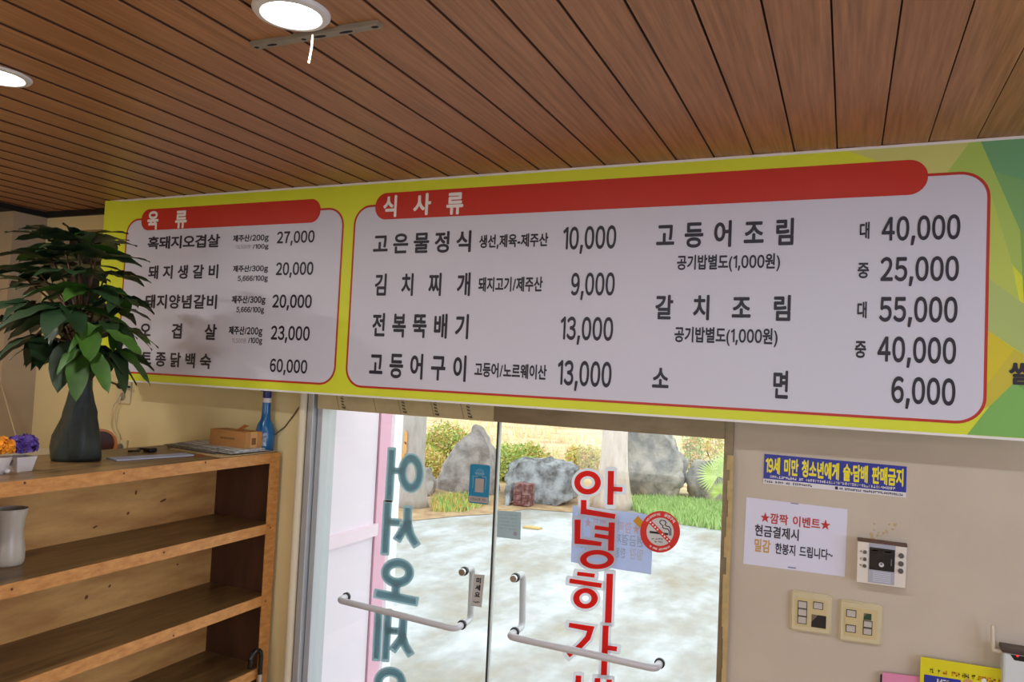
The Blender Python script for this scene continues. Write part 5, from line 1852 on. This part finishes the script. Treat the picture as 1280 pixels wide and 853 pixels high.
bm = B()
rd = random.Random(91)
for k in range(5000):
    y = rd.uniform(14.5, 32)
    x = -y * rd.uniform(0.12, 0.68)
    if noise.noise(Vector((x * 0.45, y * 0.45, 3))) < -0.05:
        continue
    a = rd.uniform(0, 6.28); h = rd.uniform(0.10, 0.32); w = 0.02 + y * 0.0012
    d = Vector((math.cos(a), math.sin(a), 0)) * w
    b0 = Vector((x, y, 0.0))
    bm.faces.new([bm.verts.new(b0 - d), bm.verts.new(b0 + d), bm.verts.new(b0 + Vector((rd.uniform(-.5, .5), rd.uniform(-.3, .3), 1)) * h)]).material_index = rd.choice((0, 0, 0, 1, 2))
o = link('dry_grass', bm, [mat('straw grass', (238, 224, 194), 0.9, var=0.08), mat('pale green grass', (212, 216, 150), 0.9), mat('pale tan grass', (230, 206, 170), 0.9)], loc=(-6, 20, 0))
o['kind'] = 'stuff'; tag(o, 'dry straw coloured grass growing over the field beyond the rocks', 'grass')


def tree(label, u, v, rb, rt, h, m, seed, mark=None):
    g_ = at_z(u, v, 0)
    t = thing('tree', (g_.x, g_.y, 0), label, 'tree')
    bm = B()
    lathe(bm, (g_.x, g_.y, 0), [(rb * 1.35, -0.03), (rb * 1.15, 0.12), (rb, 0.35), (rb * 0.88, 0.6), (rt, 1.0), (rt * 0.97, h)], 22, wob=lambda a, hh: 1 + 0.05 * math.sin(4 * a + hh * 3) + 0.03 * math.sin(9 * a))
    tr_ = link('trunk', bm, m, root=t, smooth=True)
    rd = random.Random(seed)
    bm = B(); leafy(bm, (g_.x, g_.y, h + 0.4), (0.9, 0.9, 0.6), 700, 0.22, rd, 2); link('crown', bm, [gB, gD], root=t)
    return t, g_, tr_


t, g_, tr_ = tree('pale grey tree trunk with an orange mark behind the mirrored letters outside', 513, 632, 0.20, 0.175, 3.0, mat('pale grey bark', (186, 180, 174), 0.8, rgb2=(160, 150, 142), scale=5, stretch=(2, 2, 0.6)), 61)
bm = B()
for (u, v, ru, rv) in ((507, 547, 2.2, 9), (506, 560, 2.6, 8), (503, 572, 3, 6)):
    yy = g_.y - 0.205
    poly(bm, [at_y(u + ru * math.cos(k * PI / 6), v + rv * math.sin(k * PI / 6), yy) for k in range(12)])
link('bark_scar', bm, mat('orange bark scar', (226, 166, 96), 0.8), root=t, parent=tr_)
tree('pale tree trunk beside the largest boulder, behind the red letters', 765, 634, 0.24, 0.20, 3.0, mat('whitish bark', (214, 202, 190), 0.8, rgb2=(188, 166, 148), scale=4, stretch=(2, 2, 0.6)), 62)

# fan palm
g_ = at_z(902, 634, 0)
pt = thing('fan_palm', (g_.x, g_.y, 0), 'young fan palm with yellow green leaves at the right edge of the glass door', 'palm')
heart = Vector((g_.x, g_.y + 0.15, 0.15))
bs = B()
for (u, v, rad, rot_, tl) in ((897, 596, 0.36, 0.5, 0.25), (900, 617, 0.22, 0.2, 0.15), (915, 585, 0.42, -0.4, 0.2), (935, 605, 0.36, -0.8, 0.2)):
    c = at_y(u, v, g_.y - 0.1)
    tube(bs, [heart, heart.lerp(c, 0.6) + Vector((0, 0, 0.05)), c], [0.014, 0.010, 0.008], 6)
    bm = B()
    for k in range(26):
        a = PI / 2 + rot_ + (k - 12.5) / 25 * 4.2
        d = Vector((math.cos(a), -tl - 0.15 * math.sin(k), math.sin(a))).normalized()
        s_ = Vector((-math.sin(a), 0, math.cos(a)))
        L = rad * (0.8 + 0.2 * math.cos((k - 12.5) / 12.5 * 1.4))
        p0, p1, p2 = c, c + d * L * 0.55, c + d * L + Vector((0, 0, -0.05 * L))
        w = rad * 0.045
        n_ = Vector((0, -1, 0)) * w * 0.5
        va, vb, vc, vd, ve = (bm.verts.new(x) for x in (p0, p1 + s_ * w, p1 + n_, p1 - s_ * w, p2))
        bm.faces.new((va, vb, vc)); bm.faces.new((va, vc, vd)); bm.faces.new((vb, ve, vc)); bm.faces.new((vc, ve, vd))
    link('fan_leaf', bm, mat('yellow green fan leaf', (204, 226, 132), 0.5, var=0.12), root=pt)
link('leaf_stalks', bs, gB, root=pt, smooth=True)
